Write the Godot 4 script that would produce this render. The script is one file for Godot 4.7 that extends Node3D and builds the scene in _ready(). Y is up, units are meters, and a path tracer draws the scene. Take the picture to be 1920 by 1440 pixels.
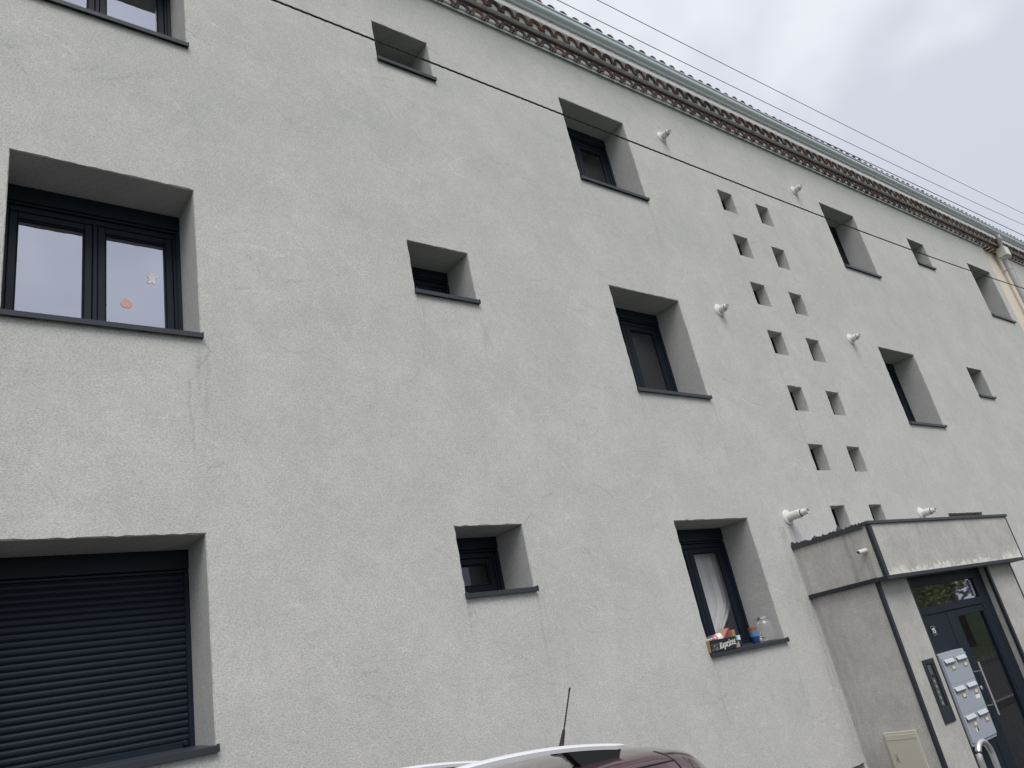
extends Node3D

var M := {}
var rng := RandomNumberGenerator.new()
var used := {}

# ------------------------------------------------------------------ helpers
func v3(x, y, z) -> Vector3:
	return Vector3(x, y, z)

func nst() -> SurfaceTool:
	var st := SurfaceTool.new()
	st.begin(Mesh.PRIMITIVE_TRIANGLES)
	return st

# triangles and quads are given counter-clockwise as seen from outside
func tri(st: SurfaceTool, a: Vector3, b: Vector3, c: Vector3) -> void:
	var n := (b - a).cross(c - a).normalized()
	for p in [a, c, b]:
		st.set_normal(n)
		st.add_vertex(p)

func quad(st: SurfaceTool, a: Vector3, b: Vector3, c: Vector3, d: Vector3) -> void:
	var n := (c - a).cross(d - b).normalized()
	for p in [a, c, b, a, d, c]:
		st.set_normal(n)
		st.add_vertex(p)

func squad(st: SurfaceTool, p: Array, n: Array) -> void:
	for i in [0, 2, 1, 0, 3, 2]:
		st.set_normal(n[i])
		st.add_vertex(p[i])

func box(st: SurfaceTool, lo: Vector3, hi: Vector3) -> void:
	quad(st, v3(lo.x, lo.y, hi.z), v3(hi.x, lo.y, hi.z), v3(hi.x, hi.y, hi.z), v3(lo.x, hi.y, hi.z))
	quad(st, v3(hi.x, lo.y, lo.z), v3(lo.x, lo.y, lo.z), v3(lo.x, hi.y, lo.z), v3(hi.x, hi.y, lo.z))
	quad(st, v3(hi.x, lo.y, hi.z), v3(hi.x, lo.y, lo.z), v3(hi.x, hi.y, lo.z), v3(hi.x, hi.y, hi.z))
	quad(st, v3(lo.x, lo.y, lo.z), v3(lo.x, lo.y, hi.z), v3(lo.x, hi.y, hi.z), v3(lo.x, hi.y, lo.z))
	quad(st, v3(lo.x, hi.y, hi.z), v3(hi.x, hi.y, hi.z), v3(hi.x, hi.y, lo.z), v3(lo.x, hi.y, lo.z))
	quad(st, v3(lo.x, lo.y, lo.z), v3(hi.x, lo.y, lo.z), v3(hi.x, lo.y, hi.z), v3(lo.x, lo.y, hi.z))

# box with chamfered edges
func cbox(st: SurfaceTool, lo: Vector3, hi: Vector3, c := 0.004) -> void:
	var s := hi - lo
	c = minf(c, minf(s.x, minf(s.y, s.z)) * 0.45)
	var m := (lo + hi) * 0.5
	var h := s * 0.5
	var pt := func(sx: float, sy: float, sz: float, ax: int) -> Vector3:
		var e := Vector3(h.x - c, h.y - c, h.z - c)
		e[ax] = h[ax]
		return m + Vector3(sx * e.x, sy * e.y, sz * e.z)
	for ax in 3:
		var u := (ax + 1) % 3
		var w := (ax + 2) % 3
		for sg in [-1.0, 1.0]:
			var ps := []
			for k in [[-1.0, -1.0], [1.0, -1.0], [1.0, 1.0], [-1.0, 1.0]]:
				var sv := Vector3()
				sv[ax] = sg
				sv[u] = k[0]
				sv[w] = k[1]
				ps.append(pt.call(sv.x, sv.y, sv.z, ax))
			if sg > 0: quad(st, ps[0], ps[1], ps[2], ps[3])
			else: quad(st, ps[3], ps[2], ps[1], ps[0])
		# edges along axis ax
		for su in [-1.0, 1.0]:
			for sw in [-1.0, 1.0]:
				var a := Vector3(); a[ax] = -1.0; a[u] = su; a[w] = sw
				var b := Vector3(); b[ax] = 1.0; b[u] = su; b[w] = sw
				var p0: Vector3 = pt.call(a.x, a.y, a.z, u)
				var p1: Vector3 = pt.call(b.x, b.y, b.z, u)
				var p2: Vector3 = pt.call(b.x, b.y, b.z, w)
				var p3: Vector3 = pt.call(a.x, a.y, a.z, w)
				if su * sw > 0: quad(st, p0, p3, p2, p1) if ((p1 - p0).cross(p3 - p0)).dot((p0 + p2) * 0.5 - m) < 0 else quad(st, p0, p1, p2, p3)
				else: quad(st, p0, p3, p2, p1) if ((p1 - p0).cross(p3 - p0)).dot((p0 + p2) * 0.5 - m) < 0 else quad(st, p0, p1, p2, p3)
	for sx in [-1.0, 1.0]:
		for sy in [-1.0, 1.0]:
			for sz in [-1.0, 1.0]:
				var a: Vector3 = pt.call(sx, sy, sz, 0)
				var b: Vector3 = pt.call(sx, sy, sz, 1)
				var d: Vector3 = pt.call(sx, sy, sz, 2)
				if ((b - a).cross(d - a)).dot(a - m) > 0: tri(st, a, b, d)
				else: tri(st, a, d, b)

func frame_at(d: Vector3) -> Array:
	var up := Vector3.UP if absf(d.y) < 0.9 else Vector3.RIGHT
	var s := d.cross(up).normalized()
	return [s, d.cross(s).normalized()]

func tube(st: SurfaceTool, pts: Array, r, n := 10, caps := true) -> void:
	var rings := []
	var nrm := []
	for i in pts.size():
		var d: Vector3 = (pts[mini(i + 1, pts.size() - 1)] - pts[maxi(i - 1, 0)]).normalized()
		var f := frame_at(d)
		var rr: float = r[i] if r is Array else r
		var ring := []
		var nn := []
		for k in n:
			var a := TAU * k / n
			var o: Vector3 = f[0] * cos(a) + f[1] * sin(a)
			ring.append(pts[i] + o * rr)
			nn.append(o)
		rings.append(ring)
		nrm.append(nn)
	for i in pts.size() - 1:
		for k in n:
			var k2 := (k + 1) % n
			squad(st, [rings[i][k], rings[i][k2], rings[i + 1][k2], rings[i + 1][k]], [nrm[i][k], nrm[i][k2], nrm[i + 1][k2], nrm[i + 1][k]])
	if caps:
		for e in [0, pts.size() - 1]:
			for k in n:
				var k2 := (k + 1) % n
				if e == 0: tri(st, pts[0], rings[0][k2], rings[0][k])
				else: tri(st, pts[e], rings[e][k], rings[e][k2])

# profile: [[radius, height], ...] turned round axis dir from origin o
func lathe(st: SurfaceTool, o: Vector3, dir: Vector3, prof: Array, n := 20) -> void:
	var d := dir.normalized()
	var f := frame_at(d)
	for i in prof.size() - 1:
		var r0: float = prof[i][0]
		var h0: float = prof[i][1]
		var r1: float = prof[i + 1][0]
		var h1: float = prof[i + 1][1]
		var sl := Vector2(h1 - h0, -(r1 - r0)).normalized()
		for k in n:
			var p := []
			var nn := []
			for e in [[k, r0, h0], [k + 1, r0, h0], [k + 1, r1, h1], [k, r1, h1]]:
				var a: float = TAU * (e[0] % n) / n
				var q: Vector3 = f[0] * cos(a) + f[1] * sin(a)
				p.append(o + q * e[1] + d * e[2])
				nn.append((q * sl.x + d * sl.y).normalized())
			squad(st, p, nn)

func put(called: String, st: SurfaceTool, m: Material, parent: Node = self) -> MeshInstance3D:
	var o := MeshInstance3D.new()
	o.name = called if parent != self else numbered(called)
	o.mesh = st.commit()
	o.material_override = null
	o.mesh.surface_set_material(0, m)
	parent.add_child(o, true)
	return o

func inst(called: String, mesh: Mesh, parent: Node, xf: Transform3D) -> MeshInstance3D:
	var o := MeshInstance3D.new()
	o.name = called if parent != self else numbered(called)
	o.mesh = mesh
	parent.add_child(o, true)
	o.transform = xf
	return o

func mesh_of(st: SurfaceTool, m: Material) -> ArrayMesh:
	var a := st.commit()
	a.surface_set_material(0, m)
	return a

func numbered(called: String) -> String:
	if not used.has(called):
		used[called] = 0
		return called
	used[called] += 1
	return "%s_%03d" % [called, used[called]]

func thing(called: String, label: String, category: String, at := Vector3.ZERO, group := "") -> Node3D:
	var o := Node3D.new()
	o.name = numbered(called)
	add_child(o)
	o.position = at
	tag(o, label, category, group)
	return o

func tag(o: Node, label: String, category: String, group := "") -> void:
	o.set_meta("label", label)
	o.set_meta("category", category)
	if group: o.set_meta("group", group)

func holder(called: String, parent: Node, at := Vector3.ZERO) -> Node3D:
	var o := Node3D.new()
	o.name = called
	parent.add_child(o, true)
	o.position = at
	return o

func structure(o: Node) -> void:
	o.set_meta("kind", "structure")

func mat(called: String, lin: Color, rough := 0.8, metal := 0.0) -> StandardMaterial3D:
	var m := StandardMaterial3D.new()
	m.resource_name = called
	m.albedo_color = lin.linear_to_srgb()
	m.roughness = rough
	m.metallic = metal
	M[called] = m
	return m

func noise(seed_: int, freq: float, oct := 4, type := FastNoiseLite.TYPE_SIMPLEX_SMOOTH) -> FastNoiseLite:
	var n := FastNoiseLite.new()
	n.seed = seed_
	n.noise_type = type
	n.frequency = freq
	n.fractal_octaves = oct
	return n

func grey_tex(n: FastNoiseLite, size: int, lo: float, hi: float) -> ImageTexture:
	var im := n.get_seamless_image(size, size, false, false, 0.1)
	im.convert(Image.FORMAT_L8)
	var d := im.get_data()
	for i in d.size():
		d[i] = int(clampf(lo + (hi - lo) * d[i] / 255.0, 0, 1) * 255)
	return ImageTexture.create_from_image(Image.create_from_data(size, size, false, Image.FORMAT_L8, d))

# ------------------------------------------------------------------ camera, sky, sun
func setup_view() -> void:
	var cam := Camera3D.new()
	cam.name = "camera"
	cam.fov = 52.564
	cam.near = 0.05
	cam.far = 900.0
	add_child(cam)
	cam.position = Vector3(0, 2.1, 5.0)
	cam.basis = Basis(Vector3.UP, deg_to_rad(-41.1546)) * Basis(Vector3.RIGHT, deg_to_rad(21.8084)) * Basis(Vector3.BACK, deg_to_rad(-11.9794))
	cam.current = true

	var W := 1024
	var H := 512
	var n1 := noise(7, 1.7, 5)
	var n2 := noise(19, 5.5, 4)
	var im := Image.create(W, H, false, Image.FORMAT_RGBF)
	for j in H:
		var el := PI * (0.5 - (j + 0.5) / H)
		for i in W:
			var az := TAU * (i + 0.5) / W
			var d := Vector3(cos(el) * cos(az), absf(sin(el)) * 1.6, cos(el) * sin(az))
			var c := n1.get_noise_3dv(d) * 0.80 + n2.get_noise_3dv(d) * 0.30
			var t := clampf(0.5 + c, 0.0, 1.0)
			var up := clampf(sin(el), 0.0, 1.0)
			var b := (0.685 + 0.13 * up)
			var dark := Vector3(0.87, 0.905, 1.03)
			var light := Vector3(1.08, 1.14, 1.215)
			var k := dark.lerp(light, smoothstep(0.25, 0.8, t)) * b
			if el < 0: k = Vector3(0.12, 0.12, 0.12)
			im.set_pixel(i, j, Color(k.x, k.y, k.z))
	var sm := PanoramaSkyMaterial.new()
	sm.panorama = ImageTexture.create_from_image(im)
	sm.energy_multiplier = 0.69
	var sky := Sky.new()
	sky.sky_material = sm
	var e := Environment.new()
	e.background_mode = Environment.BG_SKY
	e.sky = sky
	e.tonemap_mode = Environment.TONE_MAPPER_LINEAR
	e.tonemap_exposure = 1.45
	e.sdfgi_enabled = true
	e.ssao_enabled = true
	e.ssil_enabled = true
	var we := WorldEnvironment.new()
	we.name = "world_environment"
	we.environment = e
	add_child(we)
	var sun := DirectionalLight3D.new()
	sun.name = "sun"
	sun.light_energy = 0.5
	sun.light_angular_distance = 35.0
	sun.light_color = Color(1.0, 0.985, 0.96)
	sun.shadow_enabled = true
	add_child(sun)
	sun.look_at_from_position(Vector3(-3.1, 12.3, 8.1), Vector3.ZERO)

# ------------------------------------------------------------------ materials
func plaster(called: String, lin: Color, macro: Texture2D) -> StandardMaterial3D:
	var m := mat(called, lin, 0.95)
	m.metallic_specular = 0.25
	m.albedo_texture = M["tex_grain"]
	m.uv1_triplanar = true
	m.uv1_world_triplanar = true
	m.uv1_scale = Vector3.ONE * 0.8
	m.heightmap_enabled = true
	m.heightmap_texture = M["tex_bump"]
	m.heightmap_scale = 0.22
	if macro:
		m.detail_enabled = true
		m.detail_blend_mode = BaseMaterial3D.BLEND_MODE_MUL
		m.detail_albedo = macro
		m.detail_uv_layer = BaseMaterial3D.DETAIL_UV_2
	return m

# large scale unevenness of the render: trowel patches, streaks, cracks, joint lines. Covers x -6..28, y 0..10.
const WX0 := -2.0
const WXS := 24.0
const WYS := 10.0
func wall_texture() -> ImageTexture:
	var w := 2048
	var h := 853
	var px := w / WXS
	var py := h / WYS
	var na := noise(3, 0.012, 4)
	var nb := noise(11, 0.045, 4)
	nb.fractal_gain = 0.7
	nb.domain_warp_enabled = true
	nb.domain_warp_amplitude = 18.0
	nb.domain_warp_frequency = 0.03
	var nc := noise(23, 0.16, 4)
	nc.fractal_gain = 0.8
	var ng := noise(31, 0.02, 3)
	var lay := []
	for n in [na, nb, nc, ng]:
		var im0: Image = n.get_image(w, h, false, false, true)
		im0.convert(Image.FORMAT_L8)
		lay.append(im0.get_data())
	var da: PackedByteArray = lay[0]
	var db: PackedByteArray = lay[1]
	var dc: PackedByteArray = lay[2]
	var dg: PackedByteArray = lay[3]
	var out := PackedByteArray()
	out.resize(w * h * 3)
	for i in w * h:
		var fa := da[i] / 255.0 - 0.5
		var fb := db[i] / 255.0 - 0.5
		var fc := dc[i] / 255.0 - 0.5
		var fg := clampf((dg[i] / 255.0 - 0.3) * 1.6, 0.0, 1.0)
		var v := 0.93 + fa * 0.045 + fb * 0.080 * (0.25 + 0.75 * fg) + fc * 0.066
		var warm := fa * 0.006 + fb * 0.008
		out[i * 3] = int(clampf(v + warm, 0, 1) * 255)
		out[i * 3 + 1] = int(clampf(v + 0.001, 0, 1) * 255)
		out[i * 3 + 2] = int(clampf(v - warm, 0, 1) * 255)
	var im := Image.create_from_data(w, h, false, Image.FORMAT_RGB8, out)
	# trowel marks: short bowed strokes, some pale, some dark
	var spot := Vector2(300, 200)
	for k in 1500:
		if k % 9 == 0: spot = Vector2(rng.randf_range(0, w), rng.randf_range(0, h))
		var p := spot + Vector2(rng.randfn() * 46.0, rng.randfn() * 22.0)
		var a := rng.randf_range(-0.9, 0.5)
		var len := rng.randi_range(5, 26)
		var bend := rng.randf_range(-0.05, 0.05)
		var f := 1.0 + rng.randf_range(0.02, 0.060) * (1.0 if rng.randf() < 0.6 else -1.0)
		for t in len:
			p += Vector2(cos(a), -sin(a))
			a += bend
			for o in 1 + rng.randi() % 2:
				var xx := int(p.x)
				var yy := int(p.y) + o
				if xx >= 0 and yy >= 0 and xx < w and yy < h and rng.randf() < 0.8:
					var c := im.get_pixel(xx, yy) * f
					im.set_pixel(xx, yy, Color(minf(c.r, 1), minf(c.g, 1), minf(c.b, 1)))
	# dirt runs: below sill ends, below the flue beside the porch, round the cellar corner
	var wash := func(x0: float, y0: float, len: float, wid: float, k: float, seed_: int) -> void:
		var nn := noise(seed_, 0.18, 3)
		for yy in range(int((WYS - y0) * py), int((WYS - y0 + len) * py)):
			for xx in range(int((x0 - wid - WX0) * px), int((x0 + wid - WX0) * px)):
				if xx < 0 or yy < 0 or xx >= w or yy >= h: continue
				var f := nn.get_noise_2d(xx * 1.4, yy * 0.12) * 0.5 + 0.5
				var dx := absf((xx / px + WX0 - x0) / wid)
				var dy := (yy / py - (WYS - y0)) / len
				var t := smoothstep(0.42, 0.75, f) * (1.0 - dx * dx) * k * (1.0 if dy < 0.55 else 1.0 - (dy - 0.55) / 0.45)
				im.set_pixel(xx, yy, im.get_pixel(xx, yy) * (1.0 - t))
	wash.call(8.0, 3.30, 0.7, 0.28, 0.14, 51)
	wash.call(7.90, 2.5, 2.0, 0.12, 0.07, 52)
	for q in [[3.46, 2.86], [4.17, 2.86], [6.08, 2.1], [7.3, 2.1], [0.39, 4.83], [1.6, 4.83], [3.5, 5.55], [4.17, 5.55], [6.1, 4.8], [7.28, 4.8], [6.12, 7.58], [7.27, 7.58], [12.1, 4.77], [13.3, 4.77]]:
		wash.call(q[0], q[1], 0.55 + 0.3 * fmod(q[0] * 3.7, 1.0), 0.06, 0.06, int(q[0] * 100))
	var line := func(pts: Array, k: float, thick: int, jit: float) -> void:
		for i in pts.size() - 1:
			var p0: Vector2 = pts[i]
			var p1: Vector2 = pts[i + 1]
			var n := int(p0.distance_to(p1) * px * 2.0)
			for t in n:
				var p := p0.lerp(p1, float(t) / n)
				var xx := int((p.x - WX0) * px + rng.randf_range(-jit, jit))
				var yy := int((WYS - p.y) * py)
				for o in thick:
					if xx + o > 0 and xx + o < w and yy > 0 and yy < h:
						im.set_pixel(xx + o, yy, im.get_pixel(xx + o, yy) * (1.0 - k * rng.randf_range(0.4, 1.0)))
	# hairline cracks
	line.call([Vector2(1.61, 4.85), Vector2(1.663, 4.76), Vector2(1.574, 4.62)], 0.07, 1, 0.6)
	line.call([Vector2(1.514, 4.537), Vector2(1.503, 4.34), Vector2(1.521, 4.18), Vector2(1.524, 3.99)], 0.06, 1, 0.6)
	line.call([Vector2(4.18, 3.44), Vector2(4.3, 3.55)], 0.04, 1, 0.6)
	# day joints in the render each side of the stair openings
	line.call([Vector2(9.0, 9.7), Vector2(9.0, 3.1)], 0.05, 1, 0.3)
	line.call([Vector2(10.28, 9.7), Vector2(10.28, 3.1)], 0.05, 1, 0.3)
	return ImageTexture.create_from_image(im)

# porch side and pillars: x = distance along, y = height (0..3.2 m), with the runs of dirty water seen on it
func porch_texture(runs: Array, band: bool, wm: float, hm: float, y_low: float, seed_: int) -> ImageTexture:
	var px := 110.0
	var w := int(wm * px)
	var h := int(hm * px)
	var na := noise(seed_, 0.02, 5)
	var nb := noise(seed_ + 1, 0.12, 4)
	var ns := noise(seed_ + 2, 0.1, 3)
	var im := Image.create(w, h, false, Image.FORMAT_RGB8)
	for y in h:
		for x in w:
			var xm := x / px
			var ym := y_low + hm - y / px
			var v := (0.80 if band else 0.90) + na.get_noise_2d(x, y) * 0.06 + nb.get_noise_2d(x, y * 0.7) * 0.04
			for r in runs:
				var dx: float = absf(xm - r[0] - 0.015 * ns.get_noise_1d(y * 0.4)) / r[1]
				if dx < 1.0 and ym < r[2] and ym > r[3]:
					v *= 1.0 - r[4] * (1.0 - dx * dx) * (0.65 + 0.35 * ns.get_noise_2d(x * 2.0, y * 0.2))
			var col := Color(v, v * 0.995, v * 0.985)
			if band:
				var edge := 0.105 + 0.07 * na.get_noise_1d(x * 0.9) + 0.05 * nb.get_noise_1d(x * 0.35)
				if xm > wm - 0.35: edge += 0.10 * (xm - wm + 0.35) / 0.35
				var t := clampf((edge - (ym - y_low) + 0.07 * nb.get_noise_2d(x * 0.7, y * 0.9)) / 0.045, 0.0, 1.0) * (0.70 + 0.5 * nb.get_noise_2d(x * 0.6, y * 0.8))
				col = col.lerp(Color(1.0, 0.995, 0.975), clampf(t, 0, 1))
			im.set_pixel(x, y, Color(clampf(col.r, 0, 1), clampf(col.g, 0, 1), clampf(col.b, 0, 1)))
	return ImageTexture.create_from_image(im)

func setup_materials() -> void:
	var ng := noise(5, 0.06, 5)
	ng.fractal_gain = 0.85
	M["tex_grain"] = grey_tex(ng, 1024, 0.80, 1.08)
	var nbp := noise(6, 0.10, 5)
	nbp.fractal_gain = 0.85
	M["tex_bump"] = grey_tex(nbp, 1024, 0.0, 1.0)
	plaster("render_grey", Color(0.735, 0.728, 0.705), wall_texture())
	plaster("render_beige", Color(0.86, 0.76, 0.64), null)
	plaster("porch_side", Color(0.76, 0.745, 0.715), porch_texture([[0.62, 0.030, 3.1, 2.55, 0.13], [0.80, 0.045, 2.80, 2.5, 0.15], [0.70, 0.02, 3.1, 2.80, 0.10], [0.76, 0.05, 2.4, 0.3, 0.05], [0.04, 0.04, 3.2, 0.0, 0.10], [0.12, 0.05, 2.3, 0.0, 0.07], [0.22, 0.04, 2.2, 0.4, 0.04]], false, 1.0, 3.3, 0.0, 61))
	plaster("porch_front", Color(0.90, 0.89, 0.86), porch_texture([[1.05, 0.04, 3.1, 2.9, 0.12], [2.3, 0.05, 3.1, 2.86, 0.08]], true, 3.7, 0.62, 2.46, 71))
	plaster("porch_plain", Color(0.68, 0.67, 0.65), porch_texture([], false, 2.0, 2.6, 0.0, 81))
	plaster("mortar", Color(0.90, 0.89, 0.87), null)
	var al := mat("anthracite", Color(0.009, 0.015, 0.026), 0.5)
	al.metallic_specular = 0.35
	var sl := mat("sill_metal", Color(0.040, 0.047, 0.058), 0.42)
	sl.metallic_specular = 0.5
	mat("trim_metal", Color(0.018, 0.024, 0.033), 0.5)
	var sh := mat("shutter_slat", Color(0.008, 0.015, 0.026), 0.5)
	sh.metallic_specular = 0.35
	mat("flashing", Color(0.05, 0.055, 0.062), 0.6)
	mat("interior", Color(0.35, 0.33, 0.31), 0.9)
	mat("curtain", Color(0.75, 0.76, 0.76), 0.95)
	mat("rubber", Color(0.012, 0.012, 0.014), 0.7)
	var wp := mat("white_plastic", Color(0.80, 0.79, 0.755), 0.5)
	wp.albedo_texture = M["tex_grain"]
	wp.uv1_triplanar = true
	wp.uv1_world_triplanar = true
	wp.uv1_scale = Vector3.ONE * 0.9
	mat("grey_plastic", Color(0.42, 0.43, 0.45), 0.5)
	mat("zinc", Color(0.82, 0.88, 0.93), 0.30, 0.45)
	mat("aluminium", Color(0.72, 0.73, 0.75), 0.30, 0.9)
	mat("steel", Color(0.62, 0.62, 0.62), 0.36, 0.75)
	mat("mailbox_grey", Color(0.36, 0.39, 0.44), 0.45)
	mat("name_card", Color(0.70, 0.66, 0.50), 0.5)
	mat("card_frame", Color(0.30, 0.26, 0.17), 0.5)
	mat("intercom_face", Color(0.10, 0.105, 0.11), 0.4)
	mat("drip_metal", Color(0.84, 0.86, 0.88), 0.35)
	mat("paper_white", Color(0.80, 0.81, 0.83), 0.6)
	mat("cabinet_cream", Color(0.56, 0.53, 0.44), 0.6)
	mat("black_paint", Color(0.010, 0.011, 0.013), 0.5)
	mat("cable_black", Color(0.014, 0.014, 0.016), 0.6)
	mat("wire_grey", Color(0.20, 0.20, 0.23), 0.6)
	mat("kraft", Color(0.40, 0.25, 0.14), 0.85)
	mat("kraft_dark", Color(0.16, 0.11, 0.075), 0.85)
	mat("pink_card", Color(0.62, 0.05, 0.22), 0.6)
	mat("tray_black", Color(0.016, 0.017, 0.019), 0.5)
	mat("print_white", Color(0.80, 0.79, 0.75), 0.6)
	mat("print_skin", Color(0.48, 0.33, 0.26), 0.6)
	mat("print_grey", Color(0.25, 0.25, 0.25), 0.6)
	mat("print_blue", Color(0.12, 0.42, 0.66), 0.5)
	mat("pot_blue", Color(0.08, 0.22, 0.38), 0.35)
	mat("pot_deep", Color(0.01, 0.035, 0.16), 0.35)
	mat("pot_orange", Color(0.34, 0.09, 0.045), 0.45)
	mat("sticker_white", Color(0.95, 0.95, 0.96), 0.5)
	mat("sticker_orange", Color(0.74, 0.40, 0.34), 0.5)
	mat("enamel_blue", Color(0.012, 0.016, 0.035), 0.25)
	var tl := mat("clay", Color(0.19, 0.100, 0.105), 0.85)
	tl.albedo_texture = M["tex_grain"]
	tl.uv1_triplanar = true
	tl.uv1_world_triplanar = true
	tl.uv1_scale = Vector3.ONE * 2.0
	for k in 2:
		var t2: StandardMaterial3D = tl.duplicate()
		t2.albedo_color = [Color(0.25, 0.135, 0.12), Color(0.13, 0.080, 0.092)][k].linear_to_srgb()
		M["clay%d" % k] = t2
	var car := mat("car_paint", Color(0.072, 0.021, 0.033), 0.35, 0.35)
	car.clearcoat_enabled = true
	car.clearcoat = 1.0
	car.clearcoat_roughness = 0.04
	mat("rail_white", Color(0.76, 0.77, 0.80), 0.30, 0.15)
	var cg := mat("car_glass", Color(0.012, 0.014, 0.016), 0.05)
	cg.metallic_specular = 0.6
	# coated double glazing: part mirror, part clear
	var one := Image.create(2, 2, false, Image.FORMAT_RGBA8)
	one.fill(Color.WHITE)
	var gl := mat("glazing", Color(0.86, 0.875, 1.0), 0.02, 1.0)
	gl.albedo_texture = ImageTexture.create_from_image(one)
	gl.transparency = BaseMaterial3D.TRANSPARENCY_ALPHA
	gl.albedo_color.a = 0.56
	var gc: StandardMaterial3D = gl.duplicate()
	gc.resource_name = "glazing_clear"
	gc.albedo_color.a = 0.20
	M["glazing_clear"] = gc
	var gd: StandardMaterial3D = gl.duplicate()
	gd.resource_name = "glazing_dark"
	gd.albedo_color.a = 0.09
	M["glazing_dark"] = gd
	var jg := mat("jar_glass", Color(0.95, 0.97, 0.97), 0.03)
	jg.transparency = BaseMaterial3D.TRANSPARENCY_ALPHA
	jg.albedo_color.a = 0.10
	var asp := mat("asphalt", Color(0.055, 0.055, 0.056), 0.9)
	asp.albedo_texture = M["tex_grain"]
	asp.uv1_triplanar = true
	asp.uv1_world_triplanar = true
	var cc := mat("concrete", Color(0.32, 0.31, 0.29), 0.9)
	cc.albedo_texture = M["tex_grain"]
	cc.uv1_triplanar = true
	cc.uv1_world_triplanar = true
	var gr := mat("grass", Color(0.06, 0.10, 0.028), 0.95)
	gr.albedo_texture = M["tex_grain"]
	gr.uv1_triplanar = true
	gr.uv1_world_triplanar = true
	mat("bark", Color(0.09, 0.07, 0.05), 0.95)
	for k in 3:
		var lf := mat("leaf%d" % k, [Color(0.055, 0.085, 0.022), Color(0.085, 0.105, 0.03), Color(0.045, 0.062, 0.02)][k], 0.7)
		lf.backlight_enabled = true
		lf.backlight = Color(0.2, 0.25, 0.06)
		lf.cull_mode = BaseMaterial3D.CULL_DISABLED

# ------------------------------------------------------------------ the ground
func build_ground() -> void:
	var st := nst()
	box(st, v3(-250, -1.0, -250), v3(250, 0.0, 250))
	structure(put("ground", st, M["asphalt"]))
	st = nst()
	box(st, v3(-250, 0.004, 4.6), v3(250, 0.12, 4.75))
	structure(put("kerb", st, M["concrete"]))
	st = nst()
	box(st, v3(-250, 0.004, 11.0), v3(250, 0.12, 11.15))
	structure(put("kerb", st, M["concrete"]))
	# grass bank rising beyond the street
	st = nst()
	var nn := noise(91, 0.06, 3)
	var hy := func(x: float, z: float) -> float:
		return 0.02 + smoothstep(11.2, 40.0, z) * 2.6 + 0.4 * nn.get_noise_2d(x, z) * smoothstep(11.2, 16.0, z)
	for i in 60:
		for j in 20:
			var x0 := -60.0 + i * 4.0
			var z0 := 11.15 + j * 4.0
			quad(st, v3(x0, hy.call(x0, z0 + 4), z0 + 4), v3(x0 + 4, hy.call(x0 + 4, z0 + 4), z0 + 4), v3(x0 + 4, hy.call(x0 + 4, z0), z0), v3(x0, hy.call(x0, z0), z0))
	structure(put("grass_bank", st, M["grass"]))

# ------------------------------------------------------------------ trees across the street (mirrored in the glass)
func build_trees() -> void:
	var protos := []
	for k in 3:
		var trunk := nst()
		var crown := nst()
		var hgt := 5.5 + k * 1.2
		tube(trunk, [v3(0, -0.5, 0), v3(0.05, hgt * 0.3, 0.03), v3(-0.03, hgt * 0.6, 0.1), v3(0.05, hgt * 0.85, 0)], [0.22, 0.16, 0.10, 0.03], 8)
		for b in 16:
			var y0 := hgt * rng.randf_range(0.22, 0.7)
			var az := rng.randf() * TAU
			var len := hgt * rng.randf_range(0.25, 0.5) * (1.0 - 0.4 * y0 / hgt)
			var tip := v3(cos(az) * len, y0 + len * rng.randf_range(0.5, 1.1), sin(az) * len)
			tube(trunk, [v3(0, y0, 0), v3(0, y0, 0).lerp(tip, 0.5) + v3(0, 0.12, 0), tip], [0.07, 0.045, 0.012], 5)
			for c in 9:
				var cc: Vector3 = v3(0, y0, 0).lerp(tip, rng.randf_range(0.45, 1.08)) + v3(rng.randfn(), rng.randfn(), rng.randfn()) * 0.28
				for l in 16:
					var p := cc + v3(rng.randfn(), rng.randfn(), rng.randfn()) * 0.24
					var u := v3(rng.randfn(), rng.randfn(), rng.randfn()).normalized() * rng.randf_range(0.06, 0.13)
					var w := u.cross(v3(rng.randfn(), rng.randfn(), rng.randfn())).normalized() * rng.randf_range(0.04, 0.08)
					quad(crown, p - u, p + w, p + u, p - w)
		protos.append([mesh_of(trunk, M["bark"]), mesh_of(crown, M["leaf%d" % k])])
	var spots := [[34.5, 12.6, 1, 0.9], [38.0, 14.6, 0, 1.0], [42.5, 15.2, 2, 1.0], [44.5, 18.0, 1, 1.1], [50.0, 19.0, 0, 1.2], [55.0, 23.5, 2, 1.3], [62.0, 25.0, 1, 1.4], [70.0, 31.0, 2, 1.5], [81.0, 34.0, 0, 1.5]]
	for i in spots.size():
		var s: Array = spots[i]
		var t := thing("roadside_tree", ["small loose green roadside tree nearest the kerb of the bank", "small rounded roadside tree second along the bank", "dark green tall roadside tree third along the bank", "loose green roadside tree fourth along the bank", "rounded roadside tree in the middle of the bank row", "dark tall roadside tree sixth along the bank", "wide loose roadside tree seventh along the bank", "dark tall roadside tree last but one on the bank", "rounded roadside tree at the far end of the bank"][i], "tree", v3(s[0], smoothstep(11.2, 40.0, s[1]) * 2.6, s[1]), "trees on the bank across the street")
		inst("trunk", protos[s[2]][0], t, Transform3D(Basis(Vector3.UP, i * 1.3).scaled(Vector3.ONE * s[3]), Vector3.ZERO))
		inst("crown", protos[s[2]][1], t, Transform3D(Basis(Vector3.UP, i * 1.3).scaled(Vector3.ONE * s[3]), Vector3.ZERO))

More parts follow.
